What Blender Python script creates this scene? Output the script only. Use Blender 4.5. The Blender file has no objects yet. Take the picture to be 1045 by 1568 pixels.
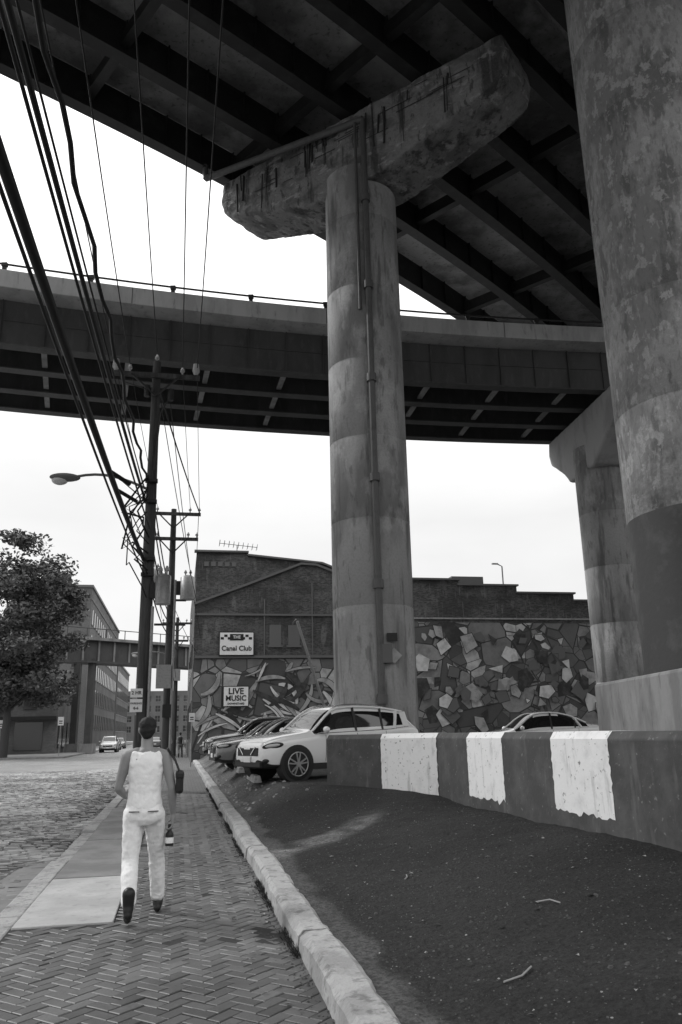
import bpy, math, random
from mathutils import Vector, Matrix, noise
random.seed(7)
R=math.radians
SC=bpy.context.scene
YAW=R(11.5)
# ---------------------------------------------------------------- materials
def g(v): return (v,v,v,1)
def M(name, base=.3, rough=.8, layers=(), bump=None, spec=.3, metal=0, attr=False, alpha=None):
    m=bpy.data.materials.new(name); m.use_nodes=True
    nt=m.node_tree; N=nt.nodes; Lk=nt.links
    b=N['Principled BSDF']; b.inputs['Roughness'].default_value=rough
    b.inputs['Specular IOR Level'].default_value=spec; b.inputs['Metallic'].default_value=metal
    tc=N.new('ShaderNodeTexCoord')
    def mapped(st):
        mp=N.new('ShaderNodeMapping'); mp.inputs['Scale'].default_value=st
        Lk.new(tc.outputs['Object'],mp.inputs['Vector']); return mp.outputs[0]
    if attr:
        a=N.new('ShaderNodeAttribute'); a.attribute_name='Col'; cur=a.outputs['Color']
    else:
        rgb=N.new('ShaderNodeRGB'); rgb.outputs[0].default_value=g(base); cur=rgb.outputs[0]
    for (sc,c,lo,hi,amt,st) in layers:
        n=N.new('ShaderNodeTexNoise'); n.inputs['Scale'].default_value=sc; n.inputs['Detail'].default_value=6
        n.inputs['Roughness'].default_value=.62
        Lk.new(mapped(st),n.inputs['Vector'])
        mr=N.new('ShaderNodeMapRange'); mr.inputs[1].default_value=lo; mr.inputs[2].default_value=hi
        mr.inputs[3].default_value=0; mr.inputs[4].default_value=amt
        Lk.new(n.outputs['Fac'],mr.inputs[0])
        mx=N.new('ShaderNodeMix'); mx.data_type='RGBA'
        Lk.new(mr.outputs[0],mx.inputs[0]); Lk.new(cur,mx.inputs[6]); mx.inputs[7].default_value=g(c)
        cur=mx.outputs[2]
    Lk.new(cur,b.inputs['Base Color'])
    if bump:
        sc,stg,dist=bump
        n=N.new('ShaderNodeTexNoise'); n.inputs['Scale'].default_value=sc; n.inputs['Detail'].default_value=8
        Lk.new(tc.outputs['Object'],n.inputs['Vector'])
        bp=N.new('ShaderNodeBump'); bp.inputs['Strength'].default_value=stg; bp.inputs['Distance'].default_value=dist
        Lk.new(n.outputs['Fac'],bp.inputs['Height']); Lk.new(bp.outputs[0],b.inputs['Normal'])
    return m
U=(1,1,1)
def brickmat(name,c1,c2,mort,bw,bh,wall=True,rough=.85,bump=.5,layers=()):
    m=M(name,.3,rough,[],None); nt=m.node_tree; N=nt.nodes; Lk=nt.links
    b=N['Principled BSDF']; tc=[n for n in N if n.type=='TEX_COORD'][0]
    sep=N.new('ShaderNodeSeparateXYZ'); Lk.new(tc.outputs['Object'],sep.inputs[0])
    cmb=N.new('ShaderNodeCombineXYZ')
    if wall:
        ad=N.new('ShaderNodeMath'); Lk.new(sep.outputs[0],ad.inputs[0]); Lk.new(sep.outputs[1],ad.inputs[1])
        Lk.new(ad.outputs[0],cmb.inputs[0]); Lk.new(sep.outputs[2],cmb.inputs[1])
    else:
        Lk.new(sep.outputs[0],cmb.inputs[0]); Lk.new(sep.outputs[1],cmb.inputs[1])
    br=N.new('ShaderNodeTexBrick'); br.inputs['Scale'].default_value=1
    br.inputs['Brick Width'].default_value=bw; br.inputs['Row Height'].default_value=bh
    br.inputs['Mortar Size'].default_value=bh*.09; br.inputs['Mortar Smooth'].default_value=.3
    br.inputs['Color1'].default_value=g(c1); br.inputs['Color2'].default_value=g(c2); br.inputs['Mortar'].default_value=g(mort)
    Lk.new(cmb.outputs[0],br.inputs['Vector'])
    cur=br.outputs['Color']
    for (sc,c,lo,hi,amt,st) in layers:
        n=N.new('ShaderNodeTexNoise'); n.inputs['Scale'].default_value=sc; n.inputs['Detail'].default_value=6
        mp=N.new('ShaderNodeMapping'); mp.inputs['Scale'].default_value=st
        Lk.new(tc.outputs['Object'],mp.inputs['Vector']); Lk.new(mp.outputs[0],n.inputs['Vector'])
        mr=N.new('ShaderNodeMapRange'); mr.inputs[1].default_value=lo; mr.inputs[2].default_value=hi
        mr.inputs[3].default_value=0; mr.inputs[4].default_value=amt
        Lk.new(n.outputs['Fac'],mr.inputs[0])
        mx=N.new('ShaderNodeMix'); mx.data_type='RGBA'
        Lk.new(mr.outputs[0],mx.inputs[0]); Lk.new(cur,mx.inputs[6]); mx.inputs[7].default_value=g(c); cur=mx.outputs[2]
    Lk.new(cur,b.inputs['Base Color'])
    bp=N.new('ShaderNodeBump'); bp.inputs['Strength'].default_value=bump; bp.inputs['Distance'].default_value=.02
    inv=N.new('ShaderNodeMath'); inv.operation='SUBTRACT'; inv.inputs[0].default_value=1
    Lk.new(br.outputs['Fac'],inv.inputs[1]); Lk.new(inv.outputs[0],bp.inputs['Height']); Lk.new(bp.outputs[0],b.inputs['Normal'])
    return m
def muralmat(name,scale,seed):
    m=M(name,.3,.8); nt=m.node_tree; N=nt.nodes; Lk=nt.links; b=N['Principled BSDF']
    tc=[n for n in N if n.type=='TEX_COORD'][0]
    mp=N.new('ShaderNodeMapping'); mp.inputs['Location'].default_value=(seed,0,seed); mp.inputs['Scale'].default_value=(1,0,1.15); mp.inputs['Rotation'].default_value=(0,R(20),0)
    Lk.new(tc.outputs['Object'],mp.inputs['Vector'])
    def vor(sc,feat):
        v=N.new('ShaderNodeTexVoronoi'); v.inputs['Scale'].default_value=sc; v.feature=feat
        Lk.new(mp.outputs[0],v.inputs['Vector']); return v
    v1=vor(scale,'F1'); e1=vor(scale,'DISTANCE_TO_EDGE'); v2=vor(scale*2.1,'F1'); e2=vor(scale*2.1,'DISTANCE_TO_EDGE')
    s1=N.new('ShaderNodeSeparateColor'); Lk.new(v1.outputs['Color'],s1.inputs[0])
    s2=N.new('ShaderNodeSeparateColor'); Lk.new(v2.outputs['Color'],s2.inputs[0])
    def ramp(src,cols):
        r1=N.new('ShaderNodeValToRGB'); r1.color_ramp.interpolation='CONSTANT'
        e=r1.color_ramp.elements; e[0].color=g(cols[0][1]); e[1].position=cols[1][0]; e[1].color=g(cols[1][1])
        for p,c in cols[2:]:
            q=e.new(p); q.color=g(c)
        Lk.new(src,r1.inputs[0]); return r1
    r1=ramp(s1.outputs[0],[(0,.10),(.25,.20),(.45,.13),(.62,.28),(.78,.08),(.9,.45)])
    r2=ramp(s2.outputs[1],[(0,.07),(.2,.17),(.45,.25),(.65,.12),(.86,.5)])
    sel=N.new('ShaderNodeMath'); sel.operation='GREATER_THAN'; sel.inputs[1].default_value=.4; Lk.new(s1.outputs[2],sel.inputs[0])
    mx=N.new('ShaderNodeMix'); mx.data_type='RGBA'; Lk.new(sel.outputs[0],mx.inputs[0]); Lk.new(r1.outputs[0],mx.inputs[6]); Lk.new(r2.outputs[0],mx.inputs[7])
    l1=N.new('ShaderNodeMath'); l1.operation='LESS_THAN'; l1.inputs[1].default_value=.022; Lk.new(e1.outputs['Distance'],l1.inputs[0])
    mx2=N.new('ShaderNodeMix'); mx2.data_type='RGBA'; Lk.new(l1.outputs[0],mx2.inputs[0]); Lk.new(mx.outputs[2],mx2.inputs[6]); mx2.inputs[7].default_value=g(.04)
    l2=N.new('ShaderNodeMath'); l2.operation='LESS_THAN'; l2.inputs[1].default_value=.022; Lk.new(e2.outputs['Distance'],l2.inputs[0])
    ml=N.new('ShaderNodeMath'); ml.operation='MULTIPLY'; Lk.new(l2.outputs[0],ml.inputs[0]); Lk.new(sel.outputs[0],ml.inputs[1])
    mx3=N.new('ShaderNodeMix'); mx3.data_type='RGBA'; Lk.new(ml.outputs[0],mx3.inputs[0]); Lk.new(mx2.outputs[2],mx3.inputs[6]); mx3.inputs[7].default_value=g(.04)
    nw=N.new('ShaderNodeTexNoise'); nw.inputs['Scale'].default_value=1.4; nw.inputs['Detail'].default_value=9; nw.inputs['Roughness'].default_value=.7; Lk.new(tc.outputs['Object'],nw.inputs['Vector'])
    mr=N.new('ShaderNodeMapRange'); mr.inputs[1].default_value=.42; mr.inputs[2].default_value=.66; mr.inputs[4].default_value=.6; Lk.new(nw.outputs['Fac'],mr.inputs[0])
    mx4=N.new('ShaderNodeMix'); mx4.data_type='RGBA'; Lk.new(mr.outputs[0],mx4.inputs[0]); Lk.new(mx3.outputs[2],mx4.inputs[6]); mx4.inputs[7].default_value=g(.09)
    Lk.new(mx4.outputs[2],b.inputs['Base Color'])
    return m

mt={}
mt['conc_col']=M('column_concrete',.30,.85,[(1.0,.17,.45,.60,.8,(1,1,.3)),(2.4,.09,.53,.62,.8,(1,1,.10)),(.8,.46,.53,.60,.5,(1,1,.5)),(5,.10,.57,.66,.6,(1,1,.3)),(16,.18,.45,.7,.4,U)],(9,.4,.02))
mt['conc_big']=M('weathered_column_concrete',.30,.85,[(1.0,.17,.46,.55,.8,(1,1,.5)),(1.7,.09,.54,.6,.7,(1,1,.35)),(2.6,.42,.56,.59,.6,(1,1,.8)),(6,.38,.57,.6,.5,(1.4,1.4,.5)),(9,.13,.52,.64,.6,(1,1,.4)),(30,.2,.45,.7,.45,U)],(7,.7,.04))
mt['paint_dark']=M('dark_column_paint',.05,.7,[(2,.09,.5,.65,.6,U)],(9,.3,.02))
mt['conc_cap']=M('cap_concrete',.21,.9,[(.9,.10,.47,.58,.8,(1,1,1.6)),(1.8,.04,.52,.6,.85,(1,1,.15)),(1.6,.38,.57,.64,.6,(1,1,2.5)),(5,.05,.58,.64,.8,(1,1,.35)),(14,.12,.5,.7,.5,U)],(6,.9,.06))
mt['conc_cap2']=M('smooth_cap_concrete',.33,.85,[(1.2,.2,.48,.62,.6,(1,1,.4))],(9,.3,.02))
mt['steel']=M('dark_painted_steel',.022,.6,[(2,.05,.5,.7,.6,U)],(12,.2,.01))
mt['steel_ramp']=M('ramp_girder_steel',.07,.6,[(1.2,.04,.45,.65,.7,(1,1,.4)),(5,.11,.55,.7,.5,(1,1,.3))],(12,.2,.01))
mt['slab']=M('slab_underside',.26,.9,[(.5,.10,.42,.58,.85,U),(6,.07,.56,.66,.7,U),(.3,.42,.56,.66,.7,U)],(8,.4,.03))
mt['parapet']=M('parapet_concrete',.44,.85,[(1.2,.3,.45,.6,.7,(1,1,.3)),(5,.18,.58,.68,.6,(1,1,.2))],(9,.3,.02))
mt['plinth']=M('plinth_concrete',.24,.85,[(1.2,.13,.45,.6,.7,(1,1,.4)),(5,.08,.58,.68,.6,(1,1,.3))],(9,.3,.02))
mt['pipe']=M('drain_pipe_metal',.10,.5,[(4,.05,.5,.7,.6,U)])
mt['iron']=M('black_iron',.02,.5)
mt['rust']=M('rusty_rebar',.04,.8)
mt['conc']=M('kerb_concrete',.37,.85,[(2.5,.22,.45,.6,.7,U),(9,.11,.54,.64,.7,U),(40,.24,.5,.7,.5,U)],(25,.7,.02))
mt['conc_slab']=M('slab_concrete',.46,.85,[(1.5,.32,.4,.6,.7,U),(8,.22,.55,.68,.5,U),(30,.34,.5,.7,.4,U)],(30,.3,.008))
mt['slab_dark']=M('weathered_slab_concrete',.23,.8,[(1.2,.13,.42,.6,.7,U),(8,.32,.6,.68,.4,U),(30,.16,.5,.7,.4,U)],(30,.3,.008))
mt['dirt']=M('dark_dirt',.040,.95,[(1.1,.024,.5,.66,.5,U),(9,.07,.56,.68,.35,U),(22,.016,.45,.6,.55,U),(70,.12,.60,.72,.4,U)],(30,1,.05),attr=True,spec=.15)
mt['ground']=M('ground_mat',.07,.9,[(.3,.05,.4,.6,.6,U)])
mt['gravel']=M('gravel_mat',.08,.9,[(3,.2,.55,.7,.8,U)])
mt['rubble']=M('rubble_mat',.2,.9,[(3,.4,.5,.6,.8,U)],(40,.6,.01))
mt['stripe_w']=M('white_barrier_paint',.74,.7,[(3,.48,.52,.7,.6,U),(14,.14,.62,.66,.9,U),(5,.3,.57,.66,.5,(1,1,.25))],(18,.3,.01))
mt['stripe_d']=M('black_barrier_paint',.058,.75,[(2.2,.11,.45,.65,.6,U),(14,.2,.63,.68,.7,U),(4,.15,.57,.66,.5,(1,1,.2))],(18,.4,.01))
mt['brick_attr']=M('paver_brick',.1,.5,[(1.3,.035,.42,.62,.6,U),(.6,.14,.52,.66,.4,U),(60,.14,.6,.75,.4,U)],(60,.4,.004),attr=True,spec=.5)
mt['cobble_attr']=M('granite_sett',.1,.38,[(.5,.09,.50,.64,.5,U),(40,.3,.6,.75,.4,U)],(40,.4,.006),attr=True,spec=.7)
mt['mortar']=M('mortar_dark',.035,.95,(),(30,.5,.01))
mt['cobble_far']=brickmat('granite_setts_far',.24,.38,.09,.26,.13,wall=False,rough=.42,bump=.7,layers=[(.5,.14,.45,.62,.5,U)])
mt['walk_far']=brickmat('paver_brick_far',.11,.15,.06,.2,.1,wall=False)
mt['brick']=brickmat('dark_brick',.045,.12,.13,.23,.075,layers=[(.5,.035,.45,.6,.6,U),(2,.20,.6,.68,.5,(1,1,.3)),(.9,.14,.54,.62,.5,(.3,.3,1)),(7,.03,.5,.62,.6,(1,1,2)),(5,.2,.62,.7,.5,(2,2,.15))])
mt['brick2']=brickmat('mid_brick',.11,.16,.18,.23,.075,layers=[(.5,.07,.45,.6,.5,U)])
mt['brick_far']=brickmat('far_brick',.12,.16,.17,.23,.075,layers=[(.2,.09,.45,.6,.5,U)])
mt['mural1']=muralmat('mural_paint_a',.42,3.1); mt['mural2']=muralmat('mural_paint_b',.55,9.7)
mt['coping']=M('coping_stone',.3,.8,[(3,.18,.5,.6,.7,U)])
mt['glass']=M('dark_glass',.012,.05,spec=.8)
mt['winglass']=M('window_glass',.03,.12,spec=.7)
mt['white']=M('white_sheet_paint',.75,.5,[(5,.55,.5,.7,.4,U)])
mt['wmural']=M('white_mural_paint',.6,.8,[(2,.35,.45,.62,.7,U)])
mt['black']=M('black_sheet_paint',.02,.5)
mt['dgrey']=M('grey_paint',.12,.6)
mt['mgrey']=M('pale_mural_paint',.36,.8,[(2,.18,.45,.6,.7,U)]); mt['mdark']=M('dark_mural_paint',.04,.8,[(2,.09,.45,.6,.7,U)])
mt['wood']=M('pole_wood',.07,.9,[(6,.03,.45,.62,.8,(1,1,.08)),(20,.13,.58,.7,.5,(1,1,.05))],(30,.6,.01))
mt['cable']=M('cable_rubber',.012,.7)
mt['galv']=M('galvanised_steel',.30,.45,[(8,.2,.5,.6,.5,U)],metal=.4)
mt['lens']=M('lamp_lens',.5,.2,spec=.6)
mt['ceram']=M('porcelain',.35,.25)
mt['bark']=M('bark',.06,.9,(),(20,.8,.02))
mt['leaf']=M('leaf_green',.06,.6,attr=True)
mt['tyre']=M('tyre_rubber',.02,.85); mt['alloy']=M('alloy_rim',.45,.3,metal=.7)
mt['chrome']=M('chrome_trim',.6,.15,metal=1); mt['hl']=M('headlamp_glass',.45,.1,spec=.8)
mt['plastic']=M('black_plastic',.025,.6)
mt['skin']=M('skin_tone',.24,.55,[(6,.18,.5,.7,.5,U)],(90,.2,.003)); mt['vest']=M('white_cotton_vest',.82,.85,[(9,.66,.5,.7,.35,U)],(16,.5,.02))
mt['trouser']=M('white_denim',.80,.85,[(7,.62,.5,.7,.4,U)],(14,.5,.02))
mt['boot']=M('black_leather',.018,.45); mt['hair']=M('black_hair',.015,.7,(),(60,.6,.01)); mt['dcloth']=M('dark_cloth',.035,.9,(),(12,.4,.02))
mt['gcloth']=M('grey_cloth',.14,.9)
def paint(name,v): 
    m=M(name,v,.22,spec=.6); m.node_tree.nodes['Principled BSDF'].inputs['Coat Weight'].default_value=.8; return m
# ---------------------------------------------------------------- mesh builder
class MB:
    def __init__(s): s.v=[];s.f=[];s.mi=[];s.sm=[];s.col=[];s.c=None;s.vc=None
    def add(s,vs,fs,m=0,sm=False):
        o=len(s.v); s.v+= [tuple(v) for v in vs]
        for f in fs: s.f.append([i+o for i in f]); s.mi.append(m); s.sm.append(sm); s.col.append(s.c)
    def box(s,c,d,m=0,rz=0,rot=None):
        x,y,z=[k/2 for k in d]
        vs=[Vector(p) for p in ((-x,-y,-z),(x,-y,-z),(x,y,-z),(-x,y,-z),(-x,-y,z),(x,-y,z),(x,y,z),(-x,y,z))]
        Mx=(rot if rot else Matrix.Rotation(rz,3,'Z'))
        vs=[Mx@v+Vector(c) for v in vs]
        s.add(vs,[(0,3,2,1),(4,5,6,7),(0,1,5,4),(1,2,6,5),(2,3,7,6),(3,0,4,7)],m)
    def beam(s,a,b,w,h,m=0):
        a=Vector(a);b=Vector(b);d=b-a;L=d.length;d.normalize()
        up=Vector((0,0,1)) if abs(d.z)<.95 else Vector((0,1,0))
        r=d.cross(up).normalized(); u=r.cross(d)
        rot=Matrix((r,d,u)).transposed()
        s.box((a+b)/2,(w,L,h),m,rot=rot)
    def tube(s,pts,r,n=8,m=0,cap=True,sm=True):
        pts=[Vector(p) for p in pts]
        rs=r if isinstance(r,(list,tuple)) else [r]*len(pts)
        vs=[];ref=None
        for i,p in enumerate(pts):
            t=(pts[min(i+1,len(pts)-1)]-pts[max(i-1,0)]).normalized()
            if ref is None: ref=Vector((1,0,0)) if abs(t.x)<.9 else Vector((0,1,0))
            a=(ref-t*ref.dot(t)).normalized(); ref=a; b=t.cross(a)
            for k in range(n):
                an=2*math.pi*k/n; vs.append(p+(a*math.cos(an)+b*math.sin(an))*rs[i])
        fs=[]
        for i in range(len(pts)-1):
            for k in range(n): fs.append((i*n+k,i*n+(k+1)%n,(i+1)*n+(k+1)%n,(i+1)*n+k))
        s.add(vs,fs,m,sm)
        if cap:
            s.add(vs[:n],[tuple(range(n))[::-1]],m); s.add(vs[-n:],[tuple(range(n))],m)
    def eloft(s,rings,n=24,m=0):
        vs=[]
        for (c,rx,ry) in rings:
            for k in range(n):
                a=2*math.pi*k/n; vs.append((c[0]+rx*math.cos(a),c[1]+ry*math.sin(a),c[2]))
        fs=[]
        for i in range(len(rings)-1):
            for k in range(n): fs.append((i*n+k,i*n+(k+1)%n,(i+1)*n+(k+1)%n,(i+1)*n+k))
        fs.append(tuple(range(n))[::-1]); fs.append(tuple(range((len(rings)-1)*n,len(rings)*n)))
        s.add(vs,fs,m,True)
    def limb(s,pts,rs,n=16,m=0):
        for i in range(len(pts)-1):
            s.tube([pts[i],pts[i+1]],[rs[i],rs[i+1]],n,m)
        for p,r in zip(pts,rs): s.ell(p,(r,r,r),m,8)
    def sweep(s,path,sec,m=0,close=True,ends=True):
        k=len(sec);vs=[]
        for (p,nr) in path:
            for (d,z) in sec: vs.append((p[0]+nr[0]*d,p[1]+nr[1]*d,p[2]+z))
        fs=[]
        for i in range(len(path)-1):
            for j in range(k if close else k-1):
                fs.append((i*k+j,i*k+(j+1)%k,(i+1)*k+(j+1)%k,(i+1)*k+j))
        if close and ends:
            fs.append(tuple(range(k))); fs.append(tuple(range((len(path)-1)*k,len(path)*k))[::-1])
        s.add(vs,fs,m)
    def lathe(s,cx,cy,prof,n=48,m=0,sm=True):
        vs=[]
        for (r,z) in prof:
            for k in range(n):
                a=2*math.pi*k/n; vs.append((cx+r*math.cos(a),cy+r*math.sin(a),z))
        fs=[]
        for i in range(len(prof)-1):
            for k in range(n): fs.append((i*n+k,i*n+(k+1)%n,(i+1)*n+(k+1)%n,(i+1)*n+k))
        s.add(vs,fs,m,sm)
        s.add(vs[-n:],[tuple(range(n))],m)
    def ell(s,c,r,m=0,n=12,rot=None):
        vs=[];fs=[]
        for i in range(n+1):
            th=math.pi*i/n
            for k in range(n*2):
                a=math.pi*k/n
                v=Vector((r[0]*math.sin(th)*math.cos(a),r[1]*math.sin(th)*math.sin(a),r[2]*math.cos(th)))
                if rot: v=rot@v
                vs.append(v+Vector(c))
        for i in range(n):
            for k in range(n*2): fs.append((i*n*2+k,(i+1)*n*2+k,(i+1)*n*2+(k+1)%(n*2),i*n*2+(k+1)%(n*2)))
        s.add(vs,fs,m,True)
    def prism(s,poly,depth_vec,m=0):
        n=len(poly);d=Vector(depth_vec)
        vs=[Vector(p) for p in poly]; vs+= [v+d for v in vs]
        fs=[tuple(range(n)),tuple(range(n,2*n))[::-1]]+[(i,i+n,(i+1)%n+n,(i+1)%n) for i in range(n)]
        s.add(vs,fs,m)
    def obj(s,name,mats,parent=None,bevel=0,rz=0,loc=(0,0,0),subsurf=0,recalc=True,remesh=0,disp=None,smooth=0):
        me=bpy.data.meshes.new(name); me.from_pydata(s.v,[],s.f)
        for x in mats: me.materials.append(x)
        for p,mi,sm in zip(me.polygons,s.mi,s.sm): p.material_index=mi; p.use_smooth=sm
        if s.vc:
            ca=me.color_attributes.new('Col','FLOAT_COLOR','POINT')
            for i,c in enumerate(s.vc): ca.data[i].color=(c,c,c,1)
        elif any(c is not None for c in s.col):
            ca=me.color_attributes.new('Col','FLOAT_COLOR','CORNER')
            for p,c in zip(me.polygons,s.col):
                c=c if c is not None else .1
                for li in p.loop_indices: ca.data[li].color=(c,c,c,1)
        if recalc:
            import bmesh
            bm=bmesh.new(); bm.from_mesh(me)
            if remesh: bmesh.ops.remove_doubles(bm,verts=bm.verts,dist=1e-5)
            bmesh.ops.recalc_face_normals(bm,faces=bm.faces); bm.to_mesh(me); bm.free()
        o=bpy.data.objects.new(name,me); SC.collection.objects.link(o)
        o.rotation_euler[2]=rz; o.location=loc
        if parent: o.parent=parent
        if bevel:
            b=o.modifiers.new('bevel','BEVEL'); b.width=bevel; b.segments=2; b.limit_method='ANGLE'
        if subsurf:
            b=o.modifiers.new('ss','SUBSURF'); b.levels=subsurf; b.render_levels=subsurf
        if remesh:
            b=o.modifiers.new('rm','REMESH'); b.mode='VOXEL'; b.voxel_size=remesh; b.use_smooth_shade=True
        if smooth:
            b=o.modifiers.new('sm','SMOOTH'); b.factor=.6; b.iterations=smooth
        if disp:
            tx=bpy.data.textures.new(name+'_tx','CLOUDS'); tx.noise_scale=disp[0]; tx.noise_depth=2
            b=o.modifiers.new('d','DISPLACE'); b.texture=tx; b.strength=disp[1]; b.mid_level=.5
        return o
def grp(name,loc=(0,0,0),rz=0):
    e=bpy.data.objects.new(name,None); SC.collection.objects.link(e); e.location=loc; e.rotation_euler[2]=rz; return e
def SW(x,y,z=0):
    c,s=math.cos(YAW),math.sin(YAW); return Vector((c*x-s*y,s*x+c*y,z))
def nz(x,y,z=0,sc=1): return noise.noise(Vector((x*sc,y*sc,z*sc)))
def ss(t): t=max(0,min(1,t)); return t*t*(3-2*t)
# ---------------------------------------------------------------- ground
mb=MB(); mb.add([(-900,-300,-.135),(900,-300,-.135),(900,1500,-.135),(-900,1500,-.135)],[(0,1,2,3)])
mb.obj('ground',[mt['ground']])
mb=MB(); mb.add([(-80,-30,-.128),(-1.62,-30,-.128),(-1.62,75,-.128),(-80,75,-.128)],[(0,1,2,3)])
mb.add([(-9.5,75,-.128),(-1.62,75,-.128),(-1.62,400,-.128),(-9.5,400,-.128)],[(0,1,2,3)])
mb.obj('cobblestone_road',[mt['cobble_far']],rz=YAW)
mb=MB()
y=2.0;row=0
while y<46:
    x=-1.66-(.13 if row%2 else 0)-random.random()*.03
    rh=.125+random.uniform(-.012,.012)
    lim=-1.9-(y+6)*.245
    while x>max(lim,-11):
        L=.17+random.random()*.13
        gp=.010;h=random.uniform(-.012,.010)+.012*nz(x,y,0,.6)+.03*nz(x,y,5,.25)
        zt=-.105+h;c=.020
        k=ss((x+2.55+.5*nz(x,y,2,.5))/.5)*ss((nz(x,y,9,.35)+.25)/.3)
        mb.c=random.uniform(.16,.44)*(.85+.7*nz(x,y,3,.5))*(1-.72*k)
        a,b_,c0,d=x-L+gp,x-gp,y+gp,y+rh-gp
        t=[random.uniform(-.008,.008) for _ in range(4)]
        vs=[(a,c0,-.13),(b_,c0,-.13),(b_,d,-.13),(a,d,-.13),(a,c0,zt-c),(b_,c0,zt-c),(b_,d,zt-c),(a,d,zt-c),
            (a+c,c0+c,zt+t[0]),(b_-c,c0+c,zt+t[1]),(b_-c,d-c,zt+t[2]),(a+c,d-c,zt+t[3])]
        mb.add(vs,[(0,1,5,4),(1,2,6,5),(2,3,7,6),(3,0,4,7),(4,5,9,8),(5,6,10,9),(6,7,11,10),(7,4,8,11),(8,9,10,11)])
        x-=L
    y+=rh;row+=1
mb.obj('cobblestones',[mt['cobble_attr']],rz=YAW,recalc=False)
mb=MB()
mb.box((-.2,10,-.07),(2.36,60,.13),0); 
mb.obj('sidewalk_bed',[mt['mortar']],rz=YAW)
mb=MB(); mb.add([(-1.38,24,.004),(.97,24,.004),(.97,200,.004),(-1.38,200,.004)],[(0,1,2,3)])
mb.add([(-1.38,40,.0),(.97,40,.0),(.97,40,-.13),(-1.38,40,-.13)],[(0,1,2,3)])
mb.obj('brick_sidewalk',[mt['walk_far']],rz=YAW)
mb=MB();w=.102;cs=math.cos(R(45));sn=cs
for m_ in range(-80,80):
    for k in range(-340,340):
        for typ in (0,1):
            bx=k+4*m_;by=k
            if typ==0: x0,y0,x1,y1=bx,by,bx+2,by+1
            else: x0,y0,x1,y1=bx+2,by-1,bx+3,by+1
            cx=(x0+x1)/2*w;cy=(y0+y1)/2*w
            X=cx*cs-cy*sn;Y=cx*sn+cy*cs+10
            if not(-1.36<X<.93 and 1.2<Y<24.1): continue
            if X<-.5 and 8.0<Y<20: continue
            hx=(x1-x0)*w/2-.003;hy=(y1-y0)*w/2-.003
            zt=.002+random.uniform(-.004,.004)+.010*nz(X,Y,0,.9)
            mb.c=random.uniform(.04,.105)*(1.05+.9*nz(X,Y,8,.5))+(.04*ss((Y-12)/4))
            tl=[random.uniform(-.0015,.0015) for _ in range(4)]
            cor=[(-hx,-hy),(hx,-hy),(hx,hy),(-hx,hy)]
            vs=[]
            for z,ins in ((-.02,0),(zt-.004,0),(zt,.005)):
                for q,(a,b_) in enumerate(cor):
                    a2=a-math.copysign(ins,a);b2=b_-math.copysign(ins,b_)
                    px=cx+a2;py=cy+b2
                    vs.append((px*cs-py*sn,px*sn+py*cs+10,z+(tl[q] if ins else 0)))
            fs=[(i,(i+1)%4,(i+1)%4+4,i+4) for i in range(4)]+[(i+4,(i+1)%4+4,(i+1)%4+8,i+8) for i in range(4)]+[(8,9,10,11)]
            mb.add(vs,fs)
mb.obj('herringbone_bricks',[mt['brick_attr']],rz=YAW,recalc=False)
mb=MB();yy=8.05
for i,L in enumerate((2.5,1.7,1.9,1.8,2.0,2.1)):
    mb.box((-.94,yy+L/2-.01,-.035+.004*(i%2)),(.86,L-.025,.095),0 if i==0 else 1); yy+=L
mb.obj('concrete_paving_slabs',[mt['conc_slab'],mt['slab_dark']],rz=YAW,bevel=.008)
mb=MB();yy=-4
while yy<120:
    L=1.8; dz=.008*nz(yy,0)
    if 11<yy<14.5: dz-=.05
    mb.box((-1.5+.02*nz(yy,3),yy+L/2,-.075+dz),(.24,L-.015,.15),0); yy+=L
mb.obj('street_kerb',[mt['conc']],rz=YAW,bevel=.02)
mb=MB()
mb.add([(-1.62,7,-.101),(-1.62,13,-.101),(-2.05,12.3,-.101),(-2.2,10,-.101),(-2.0,7.6,-.101)],[(0,1,2,3,4)])
mb.obj('gutter_patch',[mt['slab_dark']],rz=YAW)
mb=MB();yy=-3
while yy<50:
    L=2.4 if yy<30 else 4
    n=16
    off_=random.uniform(-.012,.012); oz_=random.uniform(-.01,.01)
    for i in range(n):
        ya=yy+L*i/n+(.010 if i==0 else 0); yb=yy+L*(i+1)/n-(.010 if i==n-1 else 0)
        vs=[]
        for q in (ya,yb):
            ox=off_+.03*nz(q,0,0,.35)+.010*nz(q,5,0,5); oz=oz_+.012*nz(q,9,0,.8)+.008*nz(q,2,0,6); ch=.02*max(0,nz(q,7,0,3.5))*2
            for (X,Z) in ((.93,-.06),(.95,.12-ch),(.985+ch,.155),(1.16,.16),(1.2,.14-ch),(1.22,-.06)): vs.append((X+ox,q,Z+oz))
        fs=[(j,j+1,j+7,j+6) for j in range(5)]
        if i==0: fs.append((0,1,2,3,4,5))
        if i==n-1: fs.append((6,7,8,9,10,11))
        mb.add(vs,fs)
    yy+=L
mb.obj('raised_kerb',[mt['conc']],rz=YAW)
def hz(x,y):
    a=.13+.29*ss((x-1.2)/3.2)+.2*ss((y-12.5)/5)*ss((x-1.6)/1.6)
    b=.14+.44*ss((x-1.2)/.95)
    k=ss((y-13.5)/3.5)
    h=a*(1-k)+b*k
    h+=(.03*nz(x,y,0,.9)+.016*nz(x,y,4,3))*(1-.85*k)+.010*nz(x,y,4,9)*(1 if y<14 else 0)
    return h
mb=MB();xs=[1.17+i*.05 for i in range(89)]+[5.6+i*1.2 for i in range(45)]
ys=[-6+i*.4 for i in range(20)]+[2+i*.06 for i in range(283)]+[19+i*1.0 for i in range(50)]
vs=[(x,y,hz(x,y)) for y in ys for x in xs];n=len(xs)
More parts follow.
